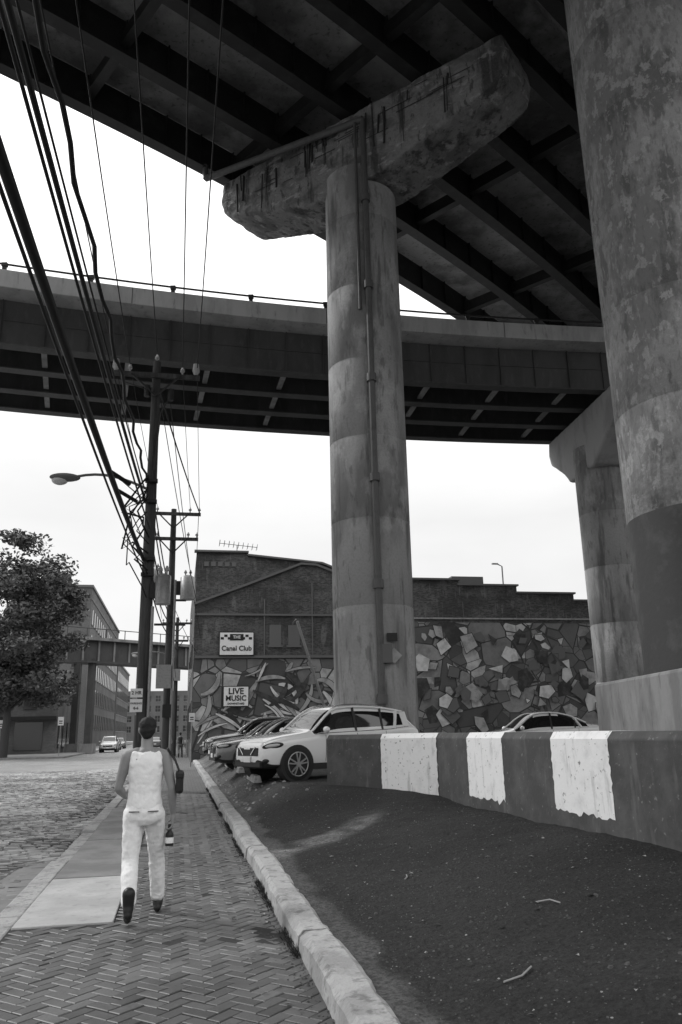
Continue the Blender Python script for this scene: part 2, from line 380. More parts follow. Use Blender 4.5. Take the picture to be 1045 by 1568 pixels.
def dcol(x,y):
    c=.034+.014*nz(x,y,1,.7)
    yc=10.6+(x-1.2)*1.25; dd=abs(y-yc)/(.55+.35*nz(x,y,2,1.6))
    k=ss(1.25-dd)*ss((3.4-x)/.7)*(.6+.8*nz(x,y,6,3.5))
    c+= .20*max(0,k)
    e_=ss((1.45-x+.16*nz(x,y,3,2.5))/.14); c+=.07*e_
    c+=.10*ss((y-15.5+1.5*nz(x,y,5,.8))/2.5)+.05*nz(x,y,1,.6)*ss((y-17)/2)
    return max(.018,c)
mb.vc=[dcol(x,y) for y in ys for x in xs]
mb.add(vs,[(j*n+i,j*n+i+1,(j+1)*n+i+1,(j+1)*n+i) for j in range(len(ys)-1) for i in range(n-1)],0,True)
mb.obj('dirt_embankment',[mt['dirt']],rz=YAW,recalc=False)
mb=MB()
def stone(x,y,z,r,m=0):
    rx=random.uniform(0,6.28);vs=[]
    for k in range(5):
        a=rx+k*1.2566;q=r*random.uniform(.7,1.2);vs.append((x+q*math.cos(a),y+q*math.sin(a),z-r*.2))
    for k in range(5):
        a=rx+.3+k*1.2566;q=r*random.uniform(.4,.7);vs.append((x+q*math.cos(a),y+q*math.sin(a),z+r*random.uniform(.3,.6)))
    mb.add(vs,[(k,(k+1)%5,(k+1)%5+5,k+5) for k in range(5)]+[(5,6,7,8,9)],m)
for i in range(5200):
    y=3+random.random()**1.3*14;x=1.25+random.random()**1.2*3.3
    stone(x,y,hz(x,y),random.choice([.004,.005,.006,.008,.011]) if random.random()<.99 else .022,1 if random.random()<.05 else 0)
for i in range(900):
    y=2+random.random()*20;x=.93-abs(random.gauss(0,.07))
    stone(x,y,.006,random.uniform(.003,.011))
for i in range(160):
    y=15.5+random.random()*16;x=1.3+random.random()**1.6*1.2
    stone(x,y,hz(x,y),random.uniform(.015,.07),1)
mb.obj('gravel',[mt['gravel'],mt['rubble']],rz=YAW)
# leaves and litter lying on the soil and the walk
mb=MB()
for i in range(260):
    y=3+random.random()*14;x=random.choice([random.uniform(1.25,4.4),random.uniform(.5,.93)]);z=(hz(x,y) if x>1.2 else .008)+.006
    a=random.uniform(0,6.28);s_=random.uniform(.012,.035);mb.c=random.choice([.03,.08,.15,.3])
    mb.add([(x+s_*math.cos(a),y+s_*math.sin(a),z),(x-s_*.5*math.sin(a),y+s_*.5*math.cos(a),z+.008),(x-s_*math.cos(a),y-s_*math.sin(a),z+.002),(x+s_*.5*math.sin(a),y-s_*.5*math.cos(a),z+.01)],[(0,1,2,3)])
for (x,y,l,a) in ((1.9,4.9,.3,.4),(2.9,6.2,.2,2.0),(2.2,8.1,.16,1.0)):
    mb.c=.28; mb.tube([(x,y,hz(x,y)+.012),(x+l*.5*math.cos(a),y+l*.5*math.sin(a),hz(x,y)+.02),(x+l*math.cos(a+.2),y+l*math.sin(a+.2),hz(x+l*math.cos(a),y+l*math.sin(a))+.012)],.006,5)
mb.obj('leaf_litter',[mt['leaf']],rz=YAW,recalc=False)
for (x,y) in ((1.75,19.3),(1.75,24.0),(1.7,28.2),(1.7,32.2)):
    mb=MB(); mb.prism([(x-.1,y-.9,.55),(x+.1,y-.9,.55),(x+.06,y-.9,.70),(x-.06,y-.9,.70)],(0,1.8,0)); mb.obj('concrete_wheel_stop',[mt['conc']],rz=YAW,bevel=.015)
mb=MB()
for i in range(5200):
    y=2+random.random()**1.2*24
    if nz(y,7,0,.8)<-.15: continue
    x=.95-abs(random.gauss(0,.03));a=random.uniform(0,6.28);h=random.uniform(.02,.07);t=random.uniform(-.03,.03)
    mb.c=random.uniform(.015,.045)
    mb.add([(x,y,0),(x+.012*math.cos(a),y+.012*math.sin(a),0),(x+t-.02,y+t,h)],[(0,1,2)])
mb.obj('weeds',[mt['leaf']],rz=YAW,recalc=False)
# ---------------------------------------------------------------- crash wall
wall_pts=[SW(5.15,-3),SW(4.77,7.4),Vector((1.62,14.75,0)),Vector((-.4,16.9,0))]
e=grp('crash_barrier_wall')
def wall_path(pts):
    out=[]
    for i,p in enumerate(pts):
        d=Vector((0,0,0))
        if i>0: d+=(pts[i]-pts[i-1]).normalized()
        if i<len(pts)-1: d+=(pts[i+1]-pts[i]).normalized()
        d.normalize(); out.append(((p.x,p.y,0),(d.y,-d.x)))
    return out
WT=1.535
mb=MB(); mb.sweep(wall_path(wall_pts),[(0,.1),(0,WT-.08),(.06,WT),(.40,WT),(.45,WT-.06),(.45,.1)])
mb.obj('barrier_body',[mt['stripe_d']],e,bevel=.015)
def stripe(a,b,t0,t1,k,zb):
    a=Vector(a);b=Vector(b);d=(b-a);L=d.length;d/=L;nr=Vector((d.y,-d.x,0))
    mb=MB();rows=20;vs=[]
    prof=[(-.005,zb+(WT-.08-zb)*i/rows) for i in range(rows+1)]+[(.058,WT+.005),(.40,WT+.005)]
    n=24
    for i,(o,z) in enumerate(prof):
        for j in range(n+1):
            s_=t0+(t1-t0)*j/n
            if j in(0,n): s_+=.03*nz(i*.6,j+k*7,0,1)
            zz=z+(.07*nz(j*.4,k*3,0,1)+.03*nz(j*1.3,k*3,4,1) if i==0 else 0)
            p=a+d*s_+nr*o; vs.append((p.x,p.y,zz))
    mb.add(vs,[(i*(n+1)+j,i*(n+1)+j+1,(i+1)*(n+1)+j+1,(i+1)*(n+1)+j) for i in range(len(prof)-1) for j in range(n)])
    mb.obj('white_stripe',[mt['stripe_w']],e)
A=wall_pts[1];B=wall_pts[2];Cc=wall_pts[3]
Lab=(B-A).length
stripe(A,B,Lab-2.75,Lab-1.4,0,.57); stripe(A,B,Lab-5.6,Lab-4.25,1,.60)
stripe(B,Cc,.02,1.4,2,.45)
# ---------------------------------------------------------------- columns
def column(name,x,y,r,z0,z1,mat,sp,zj,darkto=None):
    e=grp(name)
    mb=MB();pr=[(r,z0)];z=zj
    while z<z1-.3:
        if z>z0+.2: pr+=[(r,z-.03),(r-.02,z-.012),(r-.02,z+.012),(r,z+.03)]
        z+=sp
    pr.append((r,z1)); 
    mb.lathe(x,y,pr,72); o=mb.obj('shaft',[mat],e)
    if darkto:
        mb=MB(); mb.lathe(x,y,[(r+.004,z0+.02),(r+.004,darkto)],72); mb.obj('painted_band',[mt['paint_dark']],e)
    return e
col1=column('bridge_column',.87,23,1.17,.2,19.3,mt['conc_col'],2.5,1.6+.364*23-5)
CB=(8.05,16.75)
colb=column('bridge_column',CB[0],CB[1],1.75,.3,21.4,mt['conc_big'],2.5,1.6+.4027*16.6-5,darkto=1.6+.275*15.6)
colr=column('bridge_column',11.7,34,1.16,.3,13.6,mt['conc_col'],2.4,1.6+.2625*34-7.2)
mb=MB(); mb.box((CB[0],CB[1],21.35),(3.2,3.2,.4),0,rz=R(-35)); mb.obj('bearing_block',[mt['conc_cap']],colb,bevel=.05)
mb=MB(); mb.box((7.9,14.0,1.3),(5.3,6.4,2.3),0); mb.obj('column_plinth',[mt['plinth']],bevel=.06)
mb=MB()
def conduit(x,y,z0,z1,r=.07):
    mb.tube([(x,y,z0),(x,y,z1)],r,10)
    z=z0+1.2
    while z<z1: 
        mb.tube([(x,y,z-.12),(x,y,z+.12)],r*1.55,10); z+=3.1
conduit(.87+.12,23-1.27,1.2,20.9,.095)
mb.tube([(.72,21.77,14.0),(.72,21.77,20.8)],.05,8)
mb.tube([(.99,21.73,20.9),(-4.66,24.7,21.1)],.12,10)
mb.tube([(-4.66,24.7,21.1),(-4.7,24.75,21.7)],.1,8)
conduit(12.75,33.2,.5,13.2,.09)
mb.obj('drain_pipe',[mt['pipe']],col1)
mb=MB(); mb.box((1.32,21.83,4.05),(.28,.06,.22),1); mb.box((1.15,21.75,3.6),(.3,.2,.5),2)
mb.box((1.36,21.84,3.55),(.3,.03,.3),0,rot=Matrix.Rotation(R(45),3,'Y'))
mb.obj('column_sign_plates',[mt['galv'],mt['black'],mt['dgrey']],col1)
def cap(name,cx,cy,dirv,lenL,lenR,ztop,tip,mid,th,mat,disp,rebar=False):
    e=grp(name); c=Vector((dirv[0],dirv[1],0)).normalized(); t=Vector((-c.y,c.x,0))
    pol=[(-lenL,ztop),(-lenL-.12,ztop-tip*.45),(-lenL+.05,ztop-tip*.8),(-lenL+.55,ztop-tip),(-lenL*.55,ztop-(tip*.45+mid*.55)),(-1.35,ztop-mid),(1.35,ztop-mid),(lenR*.55,ztop-(tip*.45+mid*.55)),(lenR-.55,ztop-tip),(lenR-.05,ztop-tip*.8),(lenR+.12,ztop-tip*.45),(lenR,ztop)]
    mb=MB()
    P=[Vector((cx,cy,0))+c*s_-t*th/2+Vector((0,0,z)) for s_,z in pol]
    mb.prism(P,t*th)
    mb.obj('cap_body',[mat],e,bevel=.10,remesh=.07,disp=(.45,disp))
    if rebar:
        mb=MB();rnd=random.Random(4)
        for k in range(40):
            s_=rnd.choice([-4.4,-3.2,-1.7,-1.3,-.9,.9,1.4,2.6,4.0])+rnd.uniform(-.35,.35); l=rnd.uniform(.3,1.5); zt=ztop-rnd.uniform(.05,.7)
            p=Vector((cx,cy,0))+c*s_-t*(th/2+.035)
            mb.tube([p+Vector((0,0,zt)),p+c*rnd.uniform(-.06,.06)+Vector((0,0,zt-l))],rnd.choice([.01,.02,.035]),5)
        for k in range(16):
            s0=rnd.uniform(-4.8,4); z=rnd.uniform(.3,1.4)
            p=Vector((cx,cy,0))+c*s0-t*(th/2+.03)
            mb.tube([p+Vector((0,0,ztop-z)),p+c*rnd.uniform(.4,1.4)+Vector((0,0,ztop-z-.02))],.012,5)
        mb.obj('exposed_rebar',[mt['rust']],e)
    return e
ZD=21.56
cap('pier_cap',.87,23,(.819,-.574),5.45,5.75,ZD-.14,1.7,2.75,1.9,mt['conc_cap'],.09,True)
cap('pier_cap',11.7,34,(.12,-.99),3.4,4.0,15.15,1.5,2.7,1.9,mt['conc_cap2'],.0)
# ---------------------------------------------------------------- near decks
def path(P0,h0,kap,s0,s1,n):
    def adv(sgn,smax):
        pts=[];x,y,h=P0[0],P0[1],h0;ds=abs(smax)/ (n//2)
        for i in range(n//2+1):
            pts.append((x,y,h)); x+=sgn*ds*math.sin(h);y+=sgn*ds*math.cos(h);h+=sgn*kap*ds
        return pts
    b=adv(-1,s0)[::-1][:-1]; f=adv(1,s1)
    return b+f
def wp(pth,z=0): return [((x,y,z),(math.cos(h),-math.sin(h))) for x,y,h in pth]
PD=path((-3.87,25.7),R(46.7),-.0074,-46,60,64)
def ibeam(mb,P,d,zb,zt,fw=.22,m=0):
    mb.sweep(P,[(d-fw,zb),(d-fw,zb+.06),(d-.02,zb+.061),(d-.02,zt),(d+.02,zt),(d+.02,zb+.061),(d+fw,zb+.06),(d+fw,zb)],m)
def deck(name,d0,gird,d1):
    e=grp(name);P=wp(PD,ZD)
    mb=MB()
    for d in gird: ibeam(mb,P,d,0,1.42)
    for i in range(0,len(PD)):
        x,y,h=PD[i];nr=Vector((math.cos(h),-math.sin(h),0))
        for d in gird:
            q=Vector((x,y,0))+nr*d; mb.box((q.x,q.y,ZD+.74),(.24,.03,1.34),0,rz=-h)
        if i%4==0:
            for a,b in zip(gird[:-1],gird[1:]):
                pa=Vector((x,y,0))+nr*(a+.03);pb=Vector((x,y,0))+nr*(b-.03)
                mb.beam(pa+Vector((0,0,ZD+.75)),pb+Vector((0,0,ZD+.75)),.2,.55)
                mb.beam(pa+Vector((0,0,ZD+.48)),pb+Vector((0,0,ZD+.48)),.3,.03)
    mb.obj('girders',[mt['steel']],e)
    mb=MB(); mb.sweep(P,[(d0,1.45),(d0,1.75),(d1,1.75),(d1,1.45)],0)
    mb.sweep(P,[(d0,1.752),(d0,2.6),(d0+.25,2.6),(d0+.35,1.752)],0); mb.sweep(P,[(d1-.35,1.752),(d1-.25,2.6),(d1,2.6),(d1,1.752)],0)
    mb.obj('slab',[mt['slab']],e)
    return e
d1=deck('elevated_highway_deck',-.9,[0,2.7,5.4,8.1,10.6],11.45)
d2=deck('elevated_highway_deck',11.62,[12.5,15.2,17.9,20.6,23.3],24.2)
mb=MB()
c=Vector((.819,-.574,0))
for s_ in (-5.2,-2.4,.3,3.0,5.3):
    p=Vector((.87,23,0))+c*s_; mb.box((p.x,p.y,ZD-.08),(.6,.6,.2),0,rz=R(-40))
mb.obj('bearings',[mt['steel']],d1)
# ---------------------------------------------------------------- curved ramp
PRl=path((-.4,28.5),R(90-12.8),R(.55),-60,60,80)
Pn=[((x,y,0),(-math.cos(h),math.sin(h))) for x,y,h in PRl]
e=grp('curved_ramp_bridge')
mb=MB(); mb.sweep(Pn,[(0,17.2),(0,17.9),(.32,17.9),(.40,17.45),(7.6,17.45),(7.65,17.9),(7.9,17.9),(7.9,17.2),(7.2,17.12),(.7,17.12)])
mb.obj('deck_and_parapet',[mt['parapet']],e,bevel=.02)
mb=MB()
for d in (.85,2.9,4.95,7.0): 
    ibeam(mb,Pn,d,15.28,17.15,.24)
mb.sweep(Pn,[(.80,16.3),(.80,16.36),(.83,16.36),(.83,16.3)])
for i in range(0,len(PRl)):
    x,y,h=PRl[i];nr=Vector((-math.cos(h),math.sin(h),0));P=Vector((x,y,0))
    q=P+nr*.79; mb.box((q.x,q.y,16.25),(.03,.06,1.8),0,rz=math.pi/2-h)
mb.obj('girders',[mt['steel_ramp']],e)
mb=MB()
for i in range(1,len(PRl)-1,2):
    x,y,h=PRl[i];nr=Vector((-math.cos(h),math.sin(h),0));P=Vector((x,y,0))
    for a in (.95,3.0,5.05): 
        mb.beam(P+nr*(a+.1)+Vector((0,0,15.5)),P+nr*(a+1.75)+Vector((0,0,15.5)),.2,.1)
        mb.beam(P+nr*a+Vector((0,0,15.55)),P+nr*(a+1.9)+Vector((0,0,17.0)),.08,.06)
mb.obj('cross_frames',[mt['plinth']],e)
mb=MB()
rp=[Vector((x,y,0))+Vector((-math.cos(h),math.sin(h),0))*.16+Vector((0,0,18.2)) for x,y,h in PRl]
mb.tube(rp,.04,8)
for i in range(0,len(PRl)):
    q=rp[i]
    if i%2==0: mb.box((q.x,q.y,18.03),(.14,.1,.3),0); mb.box((q.x,q.y,18.17),(.2,.14,.14),0)
mb.obj('railing',[mt['plastic']],e)
mb=MB()
for i in range(0,len(PRl),5):
    x,y,h=PRl[i]; q=Vector((x,y,0))-Vector((-math.cos(h),math.sin(h),0))*.002; mb.box((q.x,q.y,17.55),(.03,.012,.66),0,rz=math.pi/2-h)
mb.obj('expansion_joints',[mt['dgrey']],e)
# ---------------------------------------------------------------- club building (street frame)
e=grp('brick_club_building',rz=YAW)
YB=50.9
mb=MB()
mb.prism([(.8,YB,-.1),(14.5,YB,-.1),(14.5,YB,9.6),(13.2,YB,10.4),(8.6,YB,12.15),(7.6,YB,12.2),(4.1,YB,10.8),(1.05,YB,9.5),(.8,YB,9.5)],(0,30,0))
mb.obj('front_block',[mt['brick']],e)
mb=MB(); mb.prism([(.85,YB+1.2,0),(11,YB+1.2,0),(11,YB+1.2,11.8),(9.2,YB+1.2,12.5),(4.2,YB+1.2,12.95),(4.2,YB+1.2,13.15),(.85,YB+1.2,13.15)],(0,28,0))
mb.obj('rear_block',[mt['brick']],e)
mb=MB()
for a,b in (((.75,9.5),(4.1,10.8)),((4.1,10.8),(7.6,12.22)),((7.6,12.22),(8.6,12.17)),((8.6,12.17),(13.2,10.42)),((13.2,10.42),(14.6,9.62))):
    mb.beam((a[0],YB+.1,a[1]+.06),(b[0],YB+.1,b[1]+.06),.5,.14)
for a,b in (((.7,13.2),(4.25,13.2)),((4.2,13.0),(9.2,12.55)),((9.2,12.55),(11,11.85))):
    mb.beam((a[0],YB+1.25,a[1]+.05),(b[0],YB+1.25,b[1]+.05),.5,.12)
mb.beam((.85,YB-.06,8.9),(14.4,YB-.06,8.9),.12,.12)
mb.beam((5.2,YB-.05,6.3),(5.2,YB-.05,9.9),.08,.08); mb.beam((8.3,YB-.05,6.3),(8.3,YB-.05,11),.08,.08)
for x in (5.9,7.1): mb.box((x,YB-.04,7.6),(.75,.06,1.3),0); mb.box((x,YB-.06,6.9),(.95,.12,.12),0)
for x in (1.5,1.95,2.4,2.85,3.3): mb.box((x,YB+1.17,12.4),(.3,.06,.3),0)
mb.obj('coping',[mt['dgrey']],e)
mb=MB(); mb.add([(.84,YB-.012,.2),(14.4,YB-.012,.2),(14.4,YB-.012,6.1),(.84,YB-.012,6.1)],[(0,1,2,3)])
mb.obj('mural',[mt['mural1']],e)
mb=MB()
def ribbon(pts,w_,m,off,YY):
    n=len(pts);vs=[]
    for i,(x,z) in enumerate(pts):
        a=pts[max(i-1,0)];b=pts[min(i+1,n-1)];dx,dz=b[0]-a[0],b[1]-a[1];l=math.hypot(dx,dz)
        ww=w_*(.25+.75*math.sin(math.pi*(i+.5)/n)); vs+=[(x-dz/l*ww,YY-off,z+dx/l*ww),(x+dz/l*ww,YY-off,z-dx/l*ww)]
    mb.add(vs,[(2*i,2*i+1,2*i+3,2*i+2) for i in range(n-1)],m)
rnd=random.Random(12)
for k in range(60):
    x0=rnd.uniform(1,11);z0=rnd.uniform(.8,5.4);a=rnd.uniform(-1.2,1.2);cv=rnd.uniform(-.25,.25);pts=[]
    x,z=x0,z0
    for i in range(9):
        if .95<x<14.2 and .3<z<5.9: pts.append((x,z))
        x+=.24*math.cos(a);z+=.24*math.sin(a);a+=cv
    if len(pts)>3: ww=rnd.uniform(.05,.2); ribbon(pts,ww+.04,1,.016+.0016*k,YB); ribbon(pts,ww,rnd.choice([0,0,1,2,2]),.0168+.0016*k,YB)
mb.obj('mural_ribbons',[mt['mgrey'],mt['mdark'],mt['wmural']],e,recalc=False)
mb=MB(); mb.box((7.6,YB-.06,6.25),(13.4,.1,.16),0)
for k in range(5): mb.box((.79,YB+3+k*4.6,2.4),(.05,1.6,2.6),1)
for k in range(5): mb.box((.79,YB+3+k*4.6,6.6),(.05,1.4,2.2),1)
mb.obj('belt_course_and_windows',[mt['dgrey'],mt['winglass']],e)
mb=MB()
mb.tube([(10.2,YB-.15,1),(10.2,YB-.15,9)],.06,6); mb.tube([(7.0,YB-2.2,8.2),(9.6,YB-.2,1.2)],.09,6); mb.tube([(7.0,YB-.2,8.3),(6.9,YB-2.3,8.3)],.05,6)
mb.obj('wall_pipes',[mt['galv']],e)
def text(body,size,loc,parent,mat,ext=.01,name='lettering'):
    cu=bpy.data.curves.new(name,'FONT'); cu.body=body; cu.size=size; cu.extrude=ext; cu.align_x='CENTER'; cu.align_y='CENTER'
    cu.offset=size*.02
    o=bpy.data.objects.new(name,cu); SC.collection.objects.link(o); cu.materials.append(mat)
    o.location=loc; o.rotation_euler=(R(90),0,0); o.parent=parent; return o
s=grp('club_sign',rz=YAW); mb=MB()
mb.box((3.45,YB-.12,7.05),(2.2,.12,1.5),0); mb.box((3.45,YB-.19,7.05),(2.08,.02,1.38),1); 
for i in range(9):
    for j in range(2):
        if (i+j)%2==0: mb.box((2.55+i*.22,YB-.205,7.38+j*.16),(.2,.008,.15),0)
mb.box((3.45,YB-.212,7.45),(.85,.01,.4),0)
mb.obj('board',[mt['black'],mt['white']],s)
text('Canal Club',.42,(3.45,YB-.21,6.75),s,mt['black']); text('THE',.26,(3.45,YB-.225,7.45),s,mt['white'])
s=grp('live_music_sign',rz=YAW); mb=MB()
mb.box((3.45,YB-.20,3.82),(1.6,.1,1.25),1); mb.box((3.45,YB-.256,3.82),(1.5,.01,1.15),0); mb.obj('board',[mt['white'],mt['black']],s)
text('LIVE',.52,(3.45,YB-.27,4.12),s,mt['black']); text('MUSIC',.44,(3.45,YB-.27,3.7),s,mt['black']); text('DOWNSTAIRS',.16,(3.45,YB-.27,3.38),s,mt['black'])
mb=MB(); bx=3.6;z0=13.15
mb.tube([(bx,YB+3,z0),(bx,YB+3,z0+1.0)],.025,6); mb.tube([(bx-1.2,YB+3,z0+1.1),(bx+1.4,YB+3,z0+.85)],.02,6)
for k in range(9): 
    t=-1.2+k*.32; mb.tube([(bx+t,YB+2.4,z0+.98-t*.1+.1),(bx+t,YB+3.6,z0+.98-t*.1-.1)],.012,5); mb.tube([(bx+t,YB+3,z0+.8-t*.1),(bx+t+.05,YB+3,z0+1.2-t*.1)],.012,5)
mb.obj('tv_antenna',[mt['iron']],rz=YAW)
e=grp('mural_warehouse',rz=YAW)
mb=MB(); Y2=YB+.05
mb.prism([(14.55,Y2,-.1),(50,Y2,-.1),(50,Y2,10.0),(26.8,Y2,10.0),(26.8,Y2,10.5),(22.6,Y2,10.5),(22.6,Y2,11.0),(18.4,Y2,11.0),(18.4,Y2,11.35),(14.55,Y2,11.35)],(0,25,0))
mb.obj('walls',[mt['brick']],e)
mb=MB()
for a,b,z in ((14.5,18.5,11.35),(18.3,22.7,11.0),(22.5,26.9,10.5),(26.7,50,10.0)): mb.box(((a+b)/2,Y2+.05,z+.06),(b-a,.45,.12),1)
mb.box((24,Y2-.04,8.75),(19,.08,.1),0)
mb.tube([(20.6,Y2+2,11.3),(20.6,Y2+2,12.0)],.1,8,1); mb.box((19.3,Y2+1,11.5),(2.3,.8,.5),1)
mb.obj('coping',[mt['coping'],mt['dgrey']],e)
mb=MB(); mb.add([(14.6,Y2-.012,.2),(40,Y2-.012,.2),(40,Y2-.012,8.4),(14.6,Y2-.012,8.5)],[(0,1,2,3)]); mb.obj('mural',[mt['mural2']],e)
mb=MB();rnd=random.Random(31);off=.015
for k in range(120):
    cx=rnd.uniform(15,33);cz=rnd.uniform(.9,7.9);r=rnd.uniform(.2,.75);n=rnd.choice([3,4,4,5,5]);a0=rnd.uniform(0,6.28);off+=.0006
    st=rnd.uniform(.5,1);ti=rnd.uniform(0,3)
    def P_(q,rr_):
        X=q*math.cos(rr_);Z=q*st*math.sin(rr_);return (cx+X*math.cos(ti)-Z*math.sin(ti),min(8.3,max(.3,cz+X*math.sin(ti)+Z*math.cos(ti))))
    ang=[a0+6.283*i/n+rnd.uniform(-.25,.25) for i in range(n)]
    if k%2==0: 
        off+=.0006; mb.add([(x,Y2-off,z) for x,z in [P_(r+.07,q) for q in ang]],[tuple(range(n))],1)
    off+=.0006; mb.add([(x,Y2-off,z) for x,z in [P_(r,q) for q in ang]],[tuple(range(n))],rnd.choice([0,0,1,2,3,3]))
mb.obj('mural_fragments',[mt['mgrey'],mt['mdark'],mt['wmural'],mt['dgrey']],e,recalc=False)
# ---------------------------------------------------------------- utility poles
def insul(mb,x,y,z): mb.tube([(x,y,z),(x,y,z+.1),(x,y,z+.12),(x,y,z+.2),(x,y,z+.22),(x,y,z+.28)],[.03,.03,.08,.07,.05,.03],8,1)
def pole(name,x,y,h,arms,lean=0,r0=.22):
    e=grp(name,rz=YAW); mb=MB()
    mb.tube([(x,y,-.1),(x+lean*.5,y,h*.5),(x+lean,y,h)],[r0,r0*.85,r0*.6],14,0); 
    for z,w_ in arms:
        lx=x+lean*z/h
        mb.box((lx,y-.22,z),(w_,.11,.16),0)
        for s_ in (-1,1): mb.beam((lx+s_*w_*.28,y-.29,z),(lx,y-.24,z-.75),.04,.06,2)
        for t in (-.47,-.3,.3,.47): insul(mb,lx+t*w_,y-.22,z+.08)
    return e,mb
e,mb=pole('utility_pole',-1.1,25.7,13.95,[(13.35,2.9)],lean=0)
insul(mb,-1.1,25.7,13.95)
for x in (-2.42,.22): mb.tube([(x,25.48,13.45),(x,25.48,13.6),(x,25.48,13.85)],[.06,.13,.1],10,1)
mb.tube([(-1.38,25.55,12.6),(-1.38,25.55,13.0)],.1,8,2); mb.tube([(-.6,25.55,12.9),(-.6,25.55,12.5)],.1,8,2)
mb.tube([(-2.35,25.5,13.5),(-2.2,25.3,13.0),(-1.4,25.4,12.8)],.02,5,2)
mb.tube([(-.5,25.5,12.9),(-.9,25.5,12.0),(-1.05,25.5,10)],.025,5,2)
for dx,z in ((.5,6.0),):
    mb.tube([(-1.1+dx,25.4,z-.45),(-1.1+dx,25.4,z+.45),(-1.1+dx,25.4,z+.52)],[.24,.24,.1],14,3); insul(mb,-1.1+dx-.1,25.4,z+.5); insul(mb,-1.1+dx+.1,25.4,z+.5); mb.box((-1.1+dx*.5,25.5,z),(.3,.08,.5),2)
mb.tube([(-.9,25.52,0),(-.9,25.52,5.5)],.05,8,3)
for z in (9.6,8.9,7.0,6.5): mb.box((-1.1,25.45,z),(.4,.2,.1),2)
rnd=random.Random(5)
for k in range(7):
    zs=rnd.uniform(8.4,9.8);pts=[(-1.2,25.35,zs)]
    for q in range(5): pts.append((-1.15-rnd.uniform(0,.9)*math.sin(math.pi*(q+1)/6),25.2-rnd.uniform(0,.3),zs-(q+1)*rnd.uniform(.35,.6)))
    pts.append((-1.1,25.35,pts[-1][2]-.3)); mb.tube(pts,rnd.choice([.02,.03,.035]),6,4)
mb.tube([(-1.75,25.1,9.35),(-2.35,24.6,9.6)],.07,8,4); mb.tube([(-1.5,25.0,8.75),(-2.1,24.6,9.0)],.06,8,4)
mb.obj('pole_and_hardware',[mt['wood'],mt['ceram'],mt['iron'],mt['galv'],mt['cable']],e)
def lamp(x,y,z,dx,L):
    e=grp('street_lamp',rz=YAW); mb=MB(); pts=[]
    for i in range(9):
        t=i/8; pts.append((x+dx*L*t,y-.1*t,z+.42*math.sin(t*2.3)))
    mb.tube(pts,.045,8,0); mb.tube([(x,y,z-.45),(x+dx*L*.4,y-.03,z+.3)],.02,6,0)
    mb.ell((x+dx*(L+.35),y-.1,z+.27),(.48,.19,.14),0,10); mb.ell((x+dx*(L+.5),y-.1,z+.18),(.26,.16,.17),1,10)
    mb.obj('arm_and_luminaire',[mt['dgrey'],mt['lens']],e)
lamp(-1.2,25.6,9.35,-1,2.25)
e,mb=pole('utility_pole',-.55,40.0,12.7,[(12.4,2.7),(11.1,2.5)],r0=.22)
for dx,z in ((-.8,8.9),(.8,8.6)):
    mb.tube([(-.55+dx,39.6,z-.6),(-.55+dx,39.6,z+.5),(-.55+dx,39.6,z+.62)],[.36,.36,.14],16,3); insul(mb,-.55+dx-.12,39.6,z+.6); insul(mb,-.55+dx+.12,39.6,z+.6); mb.box((-.55+dx*.5,39.75,z),(.5,.08,.7),2)
for z in (8.0,6.8): mb.box((-.55,39.8,z),(1.5,.1,.1),0)
mb.box((-.75,39.65,4.3),(.7,.3,1.1),3); mb.box((-.55,39.65,2.7),(.4,.25,.6),2)
mb.tube([(-.35,39.72,0),(-.35,39.72,9)],.06,8,3)
mb.obj('pole_and_hardware',[mt['wood'],mt['ceram'],mt['iron'],mt['galv'],mt['cable']],e)
e,mb=pole('utility_pole',-.3,66.0,10.8,[(10.3,2.4),(8.9,1.8)],r0=.2)
mb.box((-.3,65.7,6.2),(.7,.4,.9),3); mb.obj('pole_and_hardware',[mt['wood'],mt['ceram'],mt['iron'],mt['galv'],mt['cable']],e)
lamp(-.4,65.9,7.6,-1,2.6)
mb=MB()
def wire(a,b,sag,r,n=28,tw=0):
    pts=[]
    for i in range(n+1):
        t=i/n;p=Vector(a).lerp(Vector(b),t); p.z-=sag*4*t*(1-t)
        if tw: p.x+=tw*math.sin(i*1.9); p.z+=tw*math.cos(i*1.9)
        pts.append(p)
    mb.tube(pts,r,6,0)
yb=-22
for x,xb in ((.26,.5),(-.23,-.1),(-1.1,-1.1),(-1.97,-1.9),(-2.46,-2.6)):
    z=13.7 if x!=-1.1 else 14.25
    wire((x,25.5,z),(xb,yb,z+.3),1.1,.015); 
for x,x2 in ((.26,.72),(-.23,.26),(-1.97,-1.36),(-2.46,-1.82)): wire((x,25.5,13.7),(x2,39.8,12.75),.2,.012,10)
wire((-1.25,25.4,9.6),(-2.6,yb,11.2),.9,.038,60,.05); wire((-1.3,25.4,9.0),(-2.9,yb,10.4),.8,.04)
wire((-1.25,25.4,7.0),(-2.7,yb,9.2),1.0,.065); wire((-1.2,25.4,6.5),(-2.4,yb,8.3),1.0,.022)
wire((-1.3,25.4,9.3),(-3.2,yb,11.6),.7,.018)
wire((-1.1,25.4,8.0),(-3.0,yb,10.8),.9,.024)
for z,z2 in ((9.6,8.2),(9.0,7.6),(7.0,6.9),(6.5,6.3),(8.0,7.2)): wire((-1.1,25.8,z),(-.55,39.9,z2),.35,.025,12)
wire((-1.0,25.8,13.0),(.7,39.9,8.0),.3,.015,12); wire((-.6,25.8,12.5),(1.2,YB,7.5),.6,.015,14); wire((-.5,40,8),(1.0,YB,6.5),.2,.015,8)
wire((-1.05,25.8,13.2),(.75,39.9,12.5),.2,.03,12)
